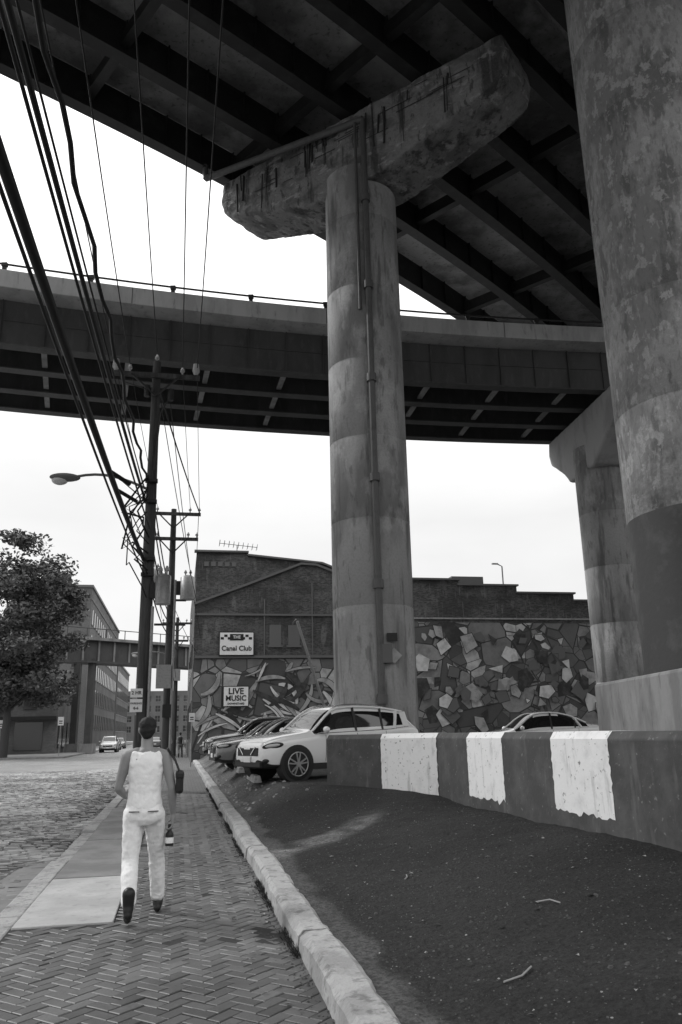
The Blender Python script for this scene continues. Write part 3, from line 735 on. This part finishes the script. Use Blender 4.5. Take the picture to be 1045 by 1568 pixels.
for x,z in ((-1.8,12.7),(.7,12.7),(-.55,8.0),(-.55,6.8)): wire((x,40,z),(x+.25,66,z-2.0),.4,.016,14)
mb.obj('overhead_cables',[mt['cable']],rz=YAW)
s=grp('parking_sign',rz=YAW); mb=MB(); 
mb.box((-1.26,25.40,2.85),(.36,.015,.26),0); mb.box((-1.26,25.40,2.48),(.36,.015,.38),0); mb.tube([(-1.26,25.43,2.2),(-1.26,25.43,3.1)],.02,6,1)
mb.obj('plates',[mt['white'],mt['galv']],s); text('2 HR',.14,(-1.26,25.385,2.85),s,mt['black'],.002); text('PARKING',.08,(-1.26,25.385,2.54),s,mt['black'],.002); text('8-6',.11,(-1.26,25.385,2.4),s,mt['black'],.002)
def signpost(x,y,h,w_,hh,name='street_sign'):
    s=grp(name,rz=YAW); mb=MB(); mb.tube([(x,y,0),(x,y,h)],.035,6,1); mb.box((x,y-.05,h-hh/2),(w_,.02,hh),0); mb.box((x,y-.065,h-hh/2),(w_*.6,.01,hh*.12),2); mb.box((x,y-.065,h-hh*.75),(w_*.6,.01,hh*.1),2)
    mb.obj('post_and_plate',[mt['white'],mt['galv'],mt['black']],s)
signpost(-10.4,78,3.4,.5,.75); signpost(-10.2,100,3.2,.6,.8); signpost(.7,44,2.7,.3,.45); signpost(-15.5,78,3.2,.5,.7)
mb=MB(); mb.tube([(25.5,60,0),(25.5,60,14.3),(25.1,60,14.5)],.06,6); mb.box((24.9,60,14.5),(.5,.2,.1),0); mb.obj('lamp_post',[mt['galv']],rz=YAW)
# ---------------------------------------------------------------- far left block
mb=MB(); mb.box((-37,175,-.06),(55,200,.13),0); mb.obj('left_sidewalk',[mt['slab_dark']],rz=YAW)
def windows(mb,x0,x1,z0,z1,nx,nzz,y,fx=.55,fz=.6,axis='x',m=1):
    for i in range(nx):
        for j in range(nzz):
            cx=x0+(x1-x0)*(i+.5)/nx;cz=z0+(z1-z0)*(j+.5)/nzz;w_=(x1-x0)/nx*fx;h_=(z1-z0)/nzz*fz
            if axis=='x': mb.box((cx,y,cz),(w_,.12,h_),m); mb.box((cx,y-.03,cz-h_/2-.06),(w_+.2,.2,.14),2); mb.box((cx,y-.07,cz),(.06,.03,h_),2); mb.box((cx,y-.07,cz),(w_,.03,.06),2)
            else: mb.box((y,cx,cz),(.12,w_,h_),m); mb.box((y+.03,cx,cz-h_/2-.06),(.2,w_+.2,.14),2)
e=grp('brick_warehouse',rz=YAW); mb=MB()
mb.box((-20,160,12.2),(12,60,24.4),0); mb.box((-20,160,24.6),(12.4,60.4,.4),2); mb.box((-20,160,22.6),(12.2,60.2,.25),2)
windows(mb,131,189,2,22,16,5,-14,.36,.6,'y'); windows(mb,-25.5,-14.5,4,22,4,5,130,.35,.55)
mb.obj('walls_and_windows',[mt['brick_far'],mt['winglass'],mt['dgrey']],e)
e=grp('corner_shop_building',rz=YAW); mb=MB()
mb.box((-26,98,3.2),(27,14,6.6),0); mb.box((-26,98,6.6),(27.4,14.4,.3),2); mb.box((-26,90.7,3.6),(27,1.2,.35),3)
for k in range(7): mb.box((-37.5+k*3.7,90.95,1.8),(2.8,.12,2.8),1); mb.box((-37.5+k*3.7,90.93,5.2),(1.3,.2,1.3),1)
for k in range(4): mb.box((-12.45,93+k*3.4,1.9),(.12,2.4,2.6),1)
mb.box((-20,90.85,4.6),(5,.15,.8),3)
mb.obj('walls_and_windows',[mt['brick2'],mt['winglass'],mt['coping'],mt['black']],e)
e=grp('brick_row_building',rz=YAW); mb=MB()
mb.box((-20,215,9),(12,44,18),0); windows(mb,194,236,2,17,10,4,-14,.5,.6,'y'); mb.box((-20,215,18.2),(12.4,44.4,.4),2)
mb.obj('walls_and_windows',[mt['brick_far'],mt['winglass'],mt['coping']],e)
e=grp('brick_row_building',rz=YAW); mb=MB()
mb.box((10,140,5.5),(16,80,11),0); windows(mb,101,179,2,10,16,2,2,.5,.6,'y'); mb.box((10,140,11.2),(16.4,80.4,.4),2)
mb.box((-6,330,9),(60,20,18),0); windows(mb,-34,22,2,17,16,4,320,.5,.6)
mb.obj('walls_and_windows',[mt['brick_far'],mt['winglass'],mt['coping']],e)
e=grp('railway_bridge'); mb=MB()
a=Vector((-52,68,0));b=Vector((-10,103.5,0));d=(b-a).normalized();L=(b-a).length
mb.beam(a+Vector((0,0,11.2)),b+Vector((0,0,10.4)),.5,2.3,0); mb.beam(a+Vector((0,0,12.5)),b+Vector((0,0,11.6)),1.6,.3,1); mb.beam(a+Vector((0,0,9.9)),b+Vector((0,0,9.2)),1.2,.2,0)
nr=Vector((d.y,-d.x,0))
k=0
while k<L:
    p=a+d*k+nr*.3; mb.box((p.x,p.y,11.2-.8*k/L),(.2,.2,2.3),1,rz=math.atan2(d.y,d.x)); k+=1.8
k=0
while k<L:
    p=a+d*k+nr*.7; mb.box((p.x,p.y,13.1-.9*k/L),(.08,.08,1.1),0); k+=2.2
mb.beam(a+nr*.7+Vector((0,0,13.6)),b+nr*.7+Vector((0,0,12.7)),.08,.08,0)
mb.beam(a-nr*4+Vector((0,0,11.2)),b-nr*4+Vector((0,0,10.4)),.5,2.3,0)
for t in (.3,.58,.97):
    for o_ in (0,-4):
        p=a+d*L*t+nr*o_; mb.box((p.x,p.y,4.9),(.7,.7,9.9),0)
        mb.box((p.x,p.y,.4),(1.4,1.4,1),1)
mb.obj('girders_and_piers',[mt['steel_ramp'],mt['plinth']],e)
# ---------------------------------------------------------------- trees
def tree(name,x,y,h,r,seed,nl=14000,ls=(.16,.32)):
    rnd=random.Random(seed); e=grp(name,(x,y,0)); mb=MB()
    mb.tube([(0,0,-.1),(.1,0,h*.15),(0,.1,h*.3),(.2,0,h*.55),(.1,.1,h*.85)],[.42,.32,.28,.18,.05],10)
    cl=[]
    for i in range(30):
        a=rnd.uniform(0,6.28);z0=h*rnd.uniform(.17,.6);rr=r*rnd.uniform(.55,1.0);z1=z0+h*rnd.uniform(.06,.3)
        k=1-abs((z1/h-.5)/.55)**2.2; rr*=max(.3,k)
        p0=Vector((0,0,z0));p2=Vector((rr*math.cos(a),rr*math.sin(a),z1));pm=(p0+p2)/2+Vector((0,0,rnd.uniform(.2,.8)))
        mb.tube([p0,pm,p2],[.13,.08,.03],6)
        cl.append((p2,rnd.uniform(1.0,1.9)));cl.append((pm,rnd.uniform(1.2,2)))
    for i in range(46):
        z=h*rnd.uniform(.24,.97);rr=r*math.sqrt(max(.05,1-((z/h-.55)/.5)**2))*rnd.uniform(.1,.98);a=rnd.uniform(0,6.28)
        cl.append((Vector((rr*math.cos(a),rr*math.sin(a),z)),rnd.uniform(1.0,2.1)))
    mb.obj('trunk_and_limbs',[mt['bark']],e)
    mb=MB()
    for i in range(nl):
        c,cr=rnd.choice(cl); v=Vector((rnd.gauss(0,1),rnd.gauss(0,1),rnd.gauss(0,1))); v.normalize(); v*=cr*rnd.random()**.4; v.z*=.65
        p=c+v;s_=rnd.uniform(*ls)
        u=Vector((rnd.gauss(0,1),rnd.gauss(0,1),rnd.gauss(0,.6))).normalized();w_=u.cross(Vector((rnd.gauss(0,1),rnd.gauss(0,1),rnd.gauss(0,1)))).normalized()
        mb.c=rnd.uniform(.05,.13)
        mb.add([p-u*s_,p+w_*s_*.5,p+u*s_,p-w_*s_*.5],[(0,1,2,3)])
    mb.obj('foliage',[mt['leaf']],e,recalc=False)
tree('street_tree',-29.8,72,20.3,6.3,3,30000,(.14,.28))
tree('street_tree',-46,95,16,6,5,9000)
mb=MB()
for i in range(9000):
    x=random.uniform(-260,200);z=abs(random.gauss(0,1))*3.5+random.random()*4; y=420+random.uniform(-10,10)
    mb.c=random.uniform(.05,.12);s_=random.uniform(.8,1.6);a=random.uniform(0,3.1)
    mb.add([(x-s_*math.cos(a),y,z-s_*math.sin(a)),(x+s_*.6,y,z),(x+s_*math.cos(a),y+.5,z+s_*math.sin(a)),(x-s_*.6,y,z+.3)],[(0,1,2,3)])
mb.obj('distant_trees',[mt['leaf']],recalc=False)
# ---------------------------------------------------------------- cars
def interp(tab,t):
    for (a,b) in zip(tab[:-1],tab[1:]):
        if t<=b[0]:
            k=(t-a[0])/max(1e-6,b[0]-a[0]); return [u+(v-u)*k for u,v in zip(a[1:],b[1:])]
    return list(tab[-1][1:])
def car(name,loc,head,L,W,H,pv,kind='suv',fo=.185):
    e=grp(name,loc,head); pm=paint(name+'_paint',pv)
    suv=kind=='suv'
    gz=.25 if suv else .19
    if suv: T=[(0,.40,.43,.62,.50),(.01,.45,.485,.76,.62),(.035,.50,.54,.88,.72),(.08,.535,.58,.95,.76),(.15,.56,.615,.985,.79),(.23,.585,.64,1,.80),(.285,.605,.66,1,.80),
       (.33,.612,.76,1,.76),(.38,.618,.875,1,.715),(.42,.622,.95,1,.69),(.46,.625,.982,1,.675),(.52,.63,.997,1,.67),(.60,.635,1.0,1,.668),(.70,.645,.992,1,.665),(.78,.655,.975,.995,.66),(.85,.675,.95,.985,.65),(.90,.69,.925,.975,.64),(.945,.695,.80,.96,.66),(.97,.66,.70,.94,.70),(.992,.58,.61,.89,.70),(1.0,.48,.5,.80,.62)]
    else: T=[(0,.40,.42,.62,.5),(.01,.44,.47,.76,.62),(.035,.48,.52,.88,.72),(.08,.51,.55,.95,.76),(.15,.54,.59,.985,.79),(.24,.565,.62,1,.80),(.30,.59,.65,1,.79),
       (.35,.60,.76,1,.74),(.40,.61,.88,1,.69),(.445,.615,.96,1,.655),(.49,.62,.99,1,.64),(.56,.625,1.0,1,.635),(.63,.63,.985,1,.63),(.70,.64,.94,.995,.63),(.77,.65,.86,.99,.64),(.83,.665,.77,.985,.68),(.87,.67,.715,.975,.72),(.93,.665,.70,.96,.74),(.975,.63,.66,.92,.72),(.993,.55,.58,.87,.68),(1.0,.44,.46,.78,.6)]
    def prof(t):
        zs,zt,wf,wt=interp(T,t); return zs*H,zt*H,W/2*wf,W/2*wt
    S=[r[0] for r in T]
    vs=[];ring=None
    for t in S:
        zs,zt,w,wt_=prof(t); x=L/2-L*t
        lo=gz+(.10 if t<.012 or t>.99 else 0)
        half=[(0,lo),(w*.86,lo),(w*.965,lo+.08),(w,.30*H+.05),(w*.992,zs-.14),(w*.985,zs-.045),(w*.93,zs),(wt_,zt-min(.045,(zt-zs)*.3)),(wt_*.84,zt),(0,zt+.02)]
        full=half+[(-a,b) for a,b in half[-2:0:-1]]
        ring=len(full); vs+=[(x,a,b) for a,b in full]
    roof0=next(i for i,r in enumerate(T) if r[2]>.945)
    if suv: gl_end=16; rw0,rw1=16,18
    else: gl_end=15; rw0,rw1=12,16
    mb=MB(); mb.add(vs,[],0)
    for i in range(len(S)-1):
        for k in range(ring):
            f=[i*ring+k,i*ring+(k+1)%ring,(i+1)*ring+(k+1)%ring,(i+1)*ring+k]
            m=0
            side=k in (6,ring-7); top=k in (7,8,ring-9,ring-8)
            if side and 6<=i<gl_end: m=1
            if top and 6<=i<roof0: m=1
            if top and rw0<=i<rw1: m=1
            if k in (0,1,ring-2,ring-1): m=2
            mb.f.append(f);mb.mi.append(m);mb.sm.append(True);mb.col.append(None)
    for cap_ in (tuple(range(ring)),tuple(range((len(S)-1)*ring,len(S)*ring))): mb.f.append(list(cap_));mb.mi.append(0);mb.sm.append(True);mb.col.append(None)
    mb.obj('body',[pm,mt['glass'],mt['plastic']],e,subsurf=2)
    mb=MB()
    def edge(t,up,sd,out=.0):
        zs,zt,w,wt_=prof(t); y0,z0=w*.93,zs; y1,z1=wt_*.985,zt-.03
        return Vector((L/2-L*t,sd*(y0+(y1-y0)*up+out),z0+(z1-z0)*up))
    for sd in (-1,1):
        tt=[S[6]+(S[roof0]-S[6])*q/6 for q in range(7)]
        mb.tube([edge(q,1,sd) for q in tt]+[edge(q,1,sd) for q in S[roof0+1:gl_end+1]],.03,8,0)
        for tb,lean,wd,mm in ((.545 if suv else .56,.012,.055,1),(.72 if suv else .73,.02,.05,1)):
            if tb<S[gl_end]-.02:
                a=edge(tb,.02,sd,.004);b=edge(tb+lean,.97,sd,.004); mb.beam(a,b,wd,.03,mm)
        if suv:
            a=edge(.80,.0,sd,.0);b=edge(.855,.98,sd,.0); mb.beam(a,b,.09,.05,0)
            a=edge(.885,.0,sd,-.005);b=edge(.90,.98,sd,-.005); mb.beam(a,b,.16,.05,0)
        else:
            a=edge(.775,.0,sd,.0);b=edge(.745,.98,sd,.0); mb.beam(a,b,.09,.05,0)
        mb.tube([edge(q,0,sd,.006) for q in S[6:gl_end+1]],.012,6,3)
        if suv: 
            mb.tube([edge(q,1,sd,-.03)+Vector((0,0,.055 if 0<j<5 else .02)) for j,q in enumerate(S[roof0:roof0+6])],.018,6,3)
    for sd in (-1,1):
        for t in ((.345,.545,.735) if suv else (.36,.565,.75)):
            zs,zt,w,wt_=prof(t); x=L/2-L*t
            mb.tube([(x,sd*(w*.972),gz+.14),(x,sd*(w*1.0),.30*H+.05),(x-.01,sd*(w*.991),zs-.14),(x-.01,sd*(w*.975),zs-.03)],.006,5,2)
        for t in (.51,.69):
            zs,zt,w,wt_=prof(t); x=L/2-L*t; mb.box((x,sd*(w*.995),zs-.13),(.19,.035,.028),3)
        mb.box((L*.02,sd*(W/2*.985),gz+.045),(L*.44,.05,.12),1)
    mb.obj('pillars_and_seams',[pm,mt['plastic'],mt['black'],mt['chrome']],e)
    wr=.35 if suv else .33; fa=L/2-fo*L; ra=-L/2+.195*L
    mb=MB()
    for ax in (fa,ra):
        for sd in (-1,1):
            yo=sd*(W/2-.015)
            def cyl(r,y0,y1,m,n=32): mb.tube([(ax,y0,wr),(ax,y1,wr)],r,n,m,sm=False)
            cyl(wr+.055,yo-sd*.25,yo+sd*.018,3)
            mb.tube([(ax,yo-sd*.22,wr),(ax,yo+sd*.0,wr),(ax,yo+sd*.026,wr),(ax,yo+sd*.03,wr)],[wr,wr,wr-.02,wr*.74],32,0)
            cyl(wr*.72,yo+sd*.0,yo+sd*.032,2)
            for k in range(5):
                a=k*2*math.pi/5+.3
                for da in (-.2,.2):
                    p0=Vector((ax,yo+sd*.045,wr)); p1=p0+Vector((math.cos(a+da),0,math.sin(a+da)))*wr*.70
                    mb.beam(p0,p1,.03,.03,1)
            mb.tube([(ax,yo+sd*.01,wr),(ax,yo+sd*.062,wr)],wr*.16,12,1)
            pts=[(ax+math.cos(q)*wr*.71,yo+sd*.036,wr+math.sin(q)*wr*.71) for q in [j*2*math.pi/28 for j in range(29)]]
            mb.tube(pts,.014,6,1,cap=False)
    mb.obj('wheels',[mt['tyre'],mt['alloy'],mt['black'],mt['plastic']],e)
    mb=MB()
    for sd in (-1,1):
        rot=Matrix.Rotation(sd*R(-31),3,'Z')@Matrix.Rotation(R(7),3,'Y')
        mb.ell((L/2-.22,sd*W*.422,.465*H),(.24,.055,.068),2,8,rot); mb.ell((L/2-.212,sd*W*.426,.467*H),(.19,.062,.045),0,8,rot)
        mb.ell((L/2-.10,sd*W*.36,.27*H),(.07,.12,.05),2,8)
        mb.ell((-L/2+.13,sd*W*.40,.60*H),(.1,.11,.12),3,8)
        mb.ell((L/2-.335*L,sd*(W/2+.09),.665*H),(.07,.11,.07),1,8); mb.box((L/2-.33*L,sd*(W/2-.0),.64*H),(.06,.1,.03),2)
    mb.box((L/2-.02,0,.385*H),(.06,W*.52,.17),2); mb.box((L/2+.014,0,.43*H),(.015,W*.16,.04),4)
    for sd in (-1,1): mb.beam((L/2+.01,sd*W*.21,.45*H),(L/2+.014,sd*W*.10,.345*H),.03,.03,4)
    mb.box((L/2-.02,0,.22*H),(.07,W*.66,.10),2); mb.box((L/2+.015,0,.285*H),(.02,.32,.12),5)
    mb.box((-L/2-.005,0,.40*H),(.02,.32,.13),5)
    mb.obj('lamps_trim_mirrors',[mt['hl'],pm,mt['plastic'],mt['dgrey'],mt['chrome'],mt['white']],e,bevel=.006)
    return e
hd=R(214); n_=Vector((math.cos(hd),math.sin(hd),0)); l_=Vector((-n_.y,n_.x,0))
wheel=Vector((-1.08,18.2,0)); cen=wheel-n_*(4.35*(.5-.175))-l_*.86
car('parked_suv',(cen.x,cen.y,.585),hd,4.35,1.8,1.60,.72,fo=.175)
car('parked_car',(-1.75,25.2,.585),math.pi+YAW+R(6),4.6,1.8,1.46,.16,'sedan')
car('parked_car',(-2.6,29.6,.585),math.pi+YAW+R(4),4.5,1.8,1.46,.03,'sedan')
car('parked_suv',(-3.4,33.4,.585),math.pi+YAW,4.6,1.8,1.6,.05)
car('parked_car',(-4.1,37.6,.585),math.pi+YAW,4.6,1.8,1.5,.1,'sedan')
car('parked_car',(6.3,27.5,.585),math.pi+R(6),4.6,1.8,1.5,.6,'sedan')
p=SW(-7.6,98); car('distant_suv',(p.x,p.y,-.12),YAW-math.pi/2,4.7,1.9,1.75,.6)
p=SW(-8.2,112); car('distant_car',(p.x,p.y,-.12),YAW-math.pi/2,4.5,1.8,1.5,.08,'sedan')
p=SW(-3,118); car('distant_car',(p.x,p.y,-.12),YAW+math.pi/2,4.5,1.8,1.5,.1,'sedan')
p=SW(-8.3,124); car('distant_car',(p.x,p.y,-.12),YAW-math.pi/2,4.5,1.8,1.5,.3,'sedan')
p=SW(-20.5,82); car('distant_car',(p.x,p.y,-.12),YAW+math.pi,4.5,1.8,1.5,.04,'sedan')
# ---------------------------------------------------------------- people
def person(name,loc,rz,mats,bag=True,vox=.0075):
    e=grp(name,loc,rz)
    msk,mtop,mleg,mfoot,mhair=mats
    V=Vector
    hipL=V((-.092,0,.89));hipR=V((.092,0,.89));kL=V((-.105,-.05,.49));kR=V((.125,.19,.50));aL=V((-.09,-.31,.17));aR=V((.145,.31,.11))
    shL=V((-.175,.0,1.405));shR=V((.175,.0,1.405));eL=V((-.245,.01,1.13));eR=V((.245,-.05,1.12));wL=V((-.19,.21,1.04));wR=V((.262,.03,.885))
    mb=MB()
    mb.eloft([((0,0,1.0),.12,.09),((0,0,1.12),.125,.095),((0,.005,1.28),.155,.11),((0,.0,1.38),.165,.10),((0,-.005,1.43),.12,.075),((0,-.01,1.475),.06,.06)])
    mb.limb([(0,-.01,1.44),(0,.0,1.50),(0,.015,1.56)],[.064,.056,.056])
    for sh,el,wr in ((shL,eL,wL),(shR,eR,wR)):
        um=sh.lerp(el,.35);fm=el.lerp(wr,.3)
        mb.limb([tuple(sh),tuple(um),tuple(el),tuple(fm),tuple(wr)],[.058,.052,.038,.043,.026])
        mb.limb([tuple(sh),(sh.x*.5,0,1.44)],[.055,.05])
    mb.ell((0,.025,1.655),(.074,.096,.103),0,16); mb.ell((0,.055,1.60),(.055,.068,.062),0,12); mb.ell((0,.105,1.565),(.026,.022,.02),0,8)
    mb.limb([(0,.122,1.672),(0,.140,1.632)],[.009,.015]); mb.ell((0,.118,1.60),(.024,.012,.010),0,8)
    for s_ in (-1,1): mb.ell((s_*.077,.02,1.645),(.011,.02,.032),0,8,Matrix.Rotation(s_*.3,3,'Z'))
    def hand(w,d,sd):
        d=V(d).normalized();side=V((0,1,0)) if abs(d.y)<.7 else V((0,0,1))
        side=(side-d*side.dot(d)).normalized();inn=V((-sd,0,0)); inn=(inn-d*inn.dot(d)).normalized()
        mb.limb([w,w+d*.04],[.026,.028])
        for o in (-.027,-.009,.009,.027): mb.limb([w+d*.03+side*o*.7,w+d*.085+side*o],[.0155,.0125],8)
        for o,l in ((.030,.070),(.010,.080),(-.010,.075),(-.030,.058)):
            b=w+d*.088+side*o*1.05
            mb.limb([b,b+d*l*.45+inn*.008,b+d*l*.72+inn*.032,b+d*l*.72+inn*.055],[.0098,.0092,.0085,.0078],8)
        mb.limb([w+d*.03+side*.026,w+d*.062+side*.048+inn*.014,w+d*.085+side*.046+inn*.038],[.013,.0105,.009],8)
    hand(wL,(.1,.95,.1),-1); hand(wR,(0,.12,-1),1)
    mb.obj('body',[msk],e,remesh=vox,smooth=3)
    mb=MB()
    for s_ in (-1,1): mb.ell((s_*.031,.108,1.665),(.0125,.012,.009),0,8); mb.ell((s_*.031,.117,1.665),(.006,.005,.006),1,8)
    mb.obj('eyes',[mt['white'],mt['black']],e)
    mb=MB(); mb.ell((0,.008,1.692),(.083,.100,.080),0,14); mb.ell((0,-.03,1.645),(.075,.058,.070),0,12); mb.ell((0,-.035,1.60),(.052,.043,.04),0,10)
    mb.obj('hair',[mhair],e,remesh=.01,smooth=2,disp=(.03,.012))
    mb=MB()
    mb.eloft([((.0,0,.945),.168,.132),((.0,0,1.0),.160,.124),((0,.0,1.08),.150,.117),((0,0,1.18),.152,.118),((0,.003,1.27),.168,.124),((0,.0,1.34),.160,.118),((0,-.002,1.39),.138,.106),((0,-.004,1.43),.122,.086),((0,-.006,1.455),.085,.066)])
    for s_ in (-1,1): mb.limb([(s_*.115,-.06,1.34),(s_*.11,-.035,1.42),(s_*.105,.0,1.452),(s_*.10,.04,1.42),(s_*.105,.065,1.34)],[.036,.036,.033,.036,.036])
    mb.obj('sleeveless_top',[mtop],e,remesh=.011,smooth=4,disp=(.06,.016))
    mb=MB()
    mb.eloft([((0,0,.80),.13,.10),((0,-.01,.85),.172,.122),((0,-.012,.91),.174,.126),((0,-.003,.97),.160,.118),((0,0,1.02),.152,.11)])
    for s_ in (-1,1): mb.ell((s_*.078,-.045,.895),(.088,.085,.10),0,12)
    for hp,k_,a_ in ((hipL,kL,aL),(hipR,kR,aR)):
        tm=hp.lerp(k_,.45);cm=k_.lerp(a_,.35)
        if a_ is aL: cm+=V((0,-.015,0))
        an=k_.lerp(a_,.90); 
        mb.limb([tuple(hp),tuple(tm),tuple(k_),tuple(cm),tuple(an)],[.100,.090,.073,.074,.064])
        ax=(a_-k_).normalized()
        for q in (.62,.72,.82,.9):
            c_=k_.lerp(a_,q); mb.ell(tuple(c_),(.071,.071,.014),0,10,Vector((0,0,1)).rotation_difference(ax).to_matrix()@Matrix.Rotation(R(12*(1 if q*50%2<1 else -1)),3,'Y'))
    mb.obj('trousers',[mleg],e,remesh=.011,smooth=2,disp=(.05,.014))
    mb=MB()
    for s_ in (-1,1): mb.box((s_*.085,-.137,.925),(.10,.012,.010),0,rz=s_*R(18))
    mb.obj('pocket_seams',[mt['dgrey']],e,bevel=.003)
    for (a,heel,toe,nm) in ((aL,aL+V((0,-.03,-.065)),V((aL.x-.01,aL.y+.15,.035)),'boot_left'),(aR,V((aR.x,aR.y-.045,.04)),V((aR.x+.02,aR.y+.19,.075)),'boot_right')):
        mb=MB(); mid=(heel+toe)/2+V((0,0,.008))
        mb.limb([tuple(a+V((0,-.005,.10))),tuple(a),tuple((a+heel)/2)],[.056,.048,.044])
        mb.limb([tuple(heel),tuple(mid),tuple(toe)],[.036,.040,.032]); mb.limb([tuple(a),tuple(mid)],[.045,.036])
        mb.obj(nm,[mfoot],e,remesh=.009,smooth=2)
    if bag:
        mb=MB(); mb.tube([(.238,.06,.79),(.238,.06,.73),(.238,.06,.70),(.238,.06,.60)],[.016,.020,.038,.038],14,0)
        mb.tube([(.238,.06,.675),(.238,.06,.625)],.0395,14,1)
        mb.obj('carried_bottle',[mt['boot'],mt['white']],e,bevel=.004)
        mb=MB(); mb.box((.315,-.03,1.165),(.07,.19,.2),0); mb.box((.315,-.03,1.23),(.08,.2,.09),0)
        mb.obj('shoulder_bag',[mt['boot']],e,bevel=.03)
        mb=MB(); mb.tube([(.315,.05,1.25),(.26,.03,1.38),(.19,.0,1.475),(.2,-.03,1.455),(.27,-.07,1.36),(.315,-.10,1.25)],.010,6,0)
        mb.obj('bag_strap',[mt['boot']],e)
    return e
person('walking_man',(-1.89,7.87,.006),YAW,(mt['skin'],mt['vest'],mt['trouser'],mt['boot'],mt['hair']))
p=SW(.2,62); person('distant_pedestrian',(p.x,p.y,.005),YAW,(mt['skin'],mt['dcloth'],mt['gcloth'],mt['boot'],mt['hair']),False,.02)
p=SW(-.6,57); person('distant_pedestrian',(p.x,p.y,.005),YAW+math.pi,(mt['skin'],mt['gcloth'],mt['dcloth'],mt['boot'],mt['hair']),False,.02)
# ---------------------------------------------------------------- sky & sun & camera
W=bpy.data.worlds.new('World'); SC.world=W; W.use_nodes=True
nt=W.node_tree;N=nt.nodes;Lk=nt.links;bg=N['Background']
el,az=R(42),R(-66)
sky=N.new('ShaderNodeTexSky'); sky.sky_type='NISHITA'; sky.sun_disc=False; sky.sun_elevation=el; sky.sun_rotation=az; sky.dust_density=4
bw=N.new('ShaderNodeRGBToBW'); Lk.new(sky.outputs[0],bw.inputs[0])
tc=N.new('ShaderNodeTexCoord'); mp=N.new('ShaderNodeMapping'); mp.inputs['Scale'].default_value=(1,1,2.6); Lk.new(tc.outputs['Generated'],mp.inputs[0])
ns=N.new('ShaderNodeTexNoise'); ns.inputs['Scale'].default_value=2.2; ns.inputs['Detail'].default_value=5; ns.inputs['Roughness'].default_value=.5; Lk.new(mp.outputs[0],ns.inputs['Vector'])
mr=N.new('ShaderNodeMapRange'); mr.inputs[1].default_value=.3; mr.inputs[2].default_value=.7; mr.inputs[3].default_value=7.3; mr.inputs[4].default_value=8.9; Lk.new(ns.outputs['Fac'],mr.inputs[0])
mx=N.new('ShaderNodeMix'); mx.data_type='FLOAT'; mx.inputs[0].default_value=.88
Lk.new(bw.outputs[0],mx.inputs[2]); Lk.new(mr.outputs[0],mx.inputs[3])
sp=N.new('ShaderNodeSeparateXYZ'); Lk.new(tc.outputs['Generated'],sp.inputs[0])
gr=N.new('ShaderNodeMapRange'); gr.inputs[1].default_value=.25; gr.inputs[2].default_value=1; gr.inputs[3].default_value=1; gr.inputs[4].default_value=2.6; Lk.new(sp.outputs[2],gr.inputs[0])
ml=N.new('ShaderNodeMath'); ml.operation='MULTIPLY'; Lk.new(mx.outputs[0],ml.inputs[0]); Lk.new(gr.outputs[0],ml.inputs[1])
Lk.new(ml.outputs[0],bg.inputs['Color']); bg.inputs['Strength'].default_value=.12
sd=bpy.data.lights.new('sun','SUN'); sd.energy=2.2; sd.angle=R(12); sd.color=(1,1,1)
so=bpy.data.objects.new('sun',sd); SC.collection.objects.link(so)
dirv=Vector((math.sin(az)*math.cos(el),math.cos(az)*math.cos(el),math.sin(el)))
so.rotation_euler=dirv.to_track_quat('Z','Y').to_euler(); so.location=(0,0,60)
cd=bpy.data.cameras.new('camera'); cd.sensor_fit='VERTICAL'; cd.sensor_height=36; cd.lens=28; cd.clip_end=3000; cd.clip_start=.05
co=bpy.data.objects.new('camera',cd); SC.collection.objects.link(co)
pit=R(15.4); f=Vector((0,math.cos(pit),math.sin(pit))); rgt=Vector((1,0,0)); up=rgt.cross(f)
r2=(rgt*math.cos(R(1.24))-up*math.sin(R(1.24))); u2=r2.cross(f)
co.matrix_world=Matrix.Translation((0,0,1.6))@Matrix((r2,u2,-f)).transposed().to_4x4()
SC.camera=co
SC.view_settings.view_transform='Standard'; SC.view_settings.look='None'; SC.view_settings.exposure=0
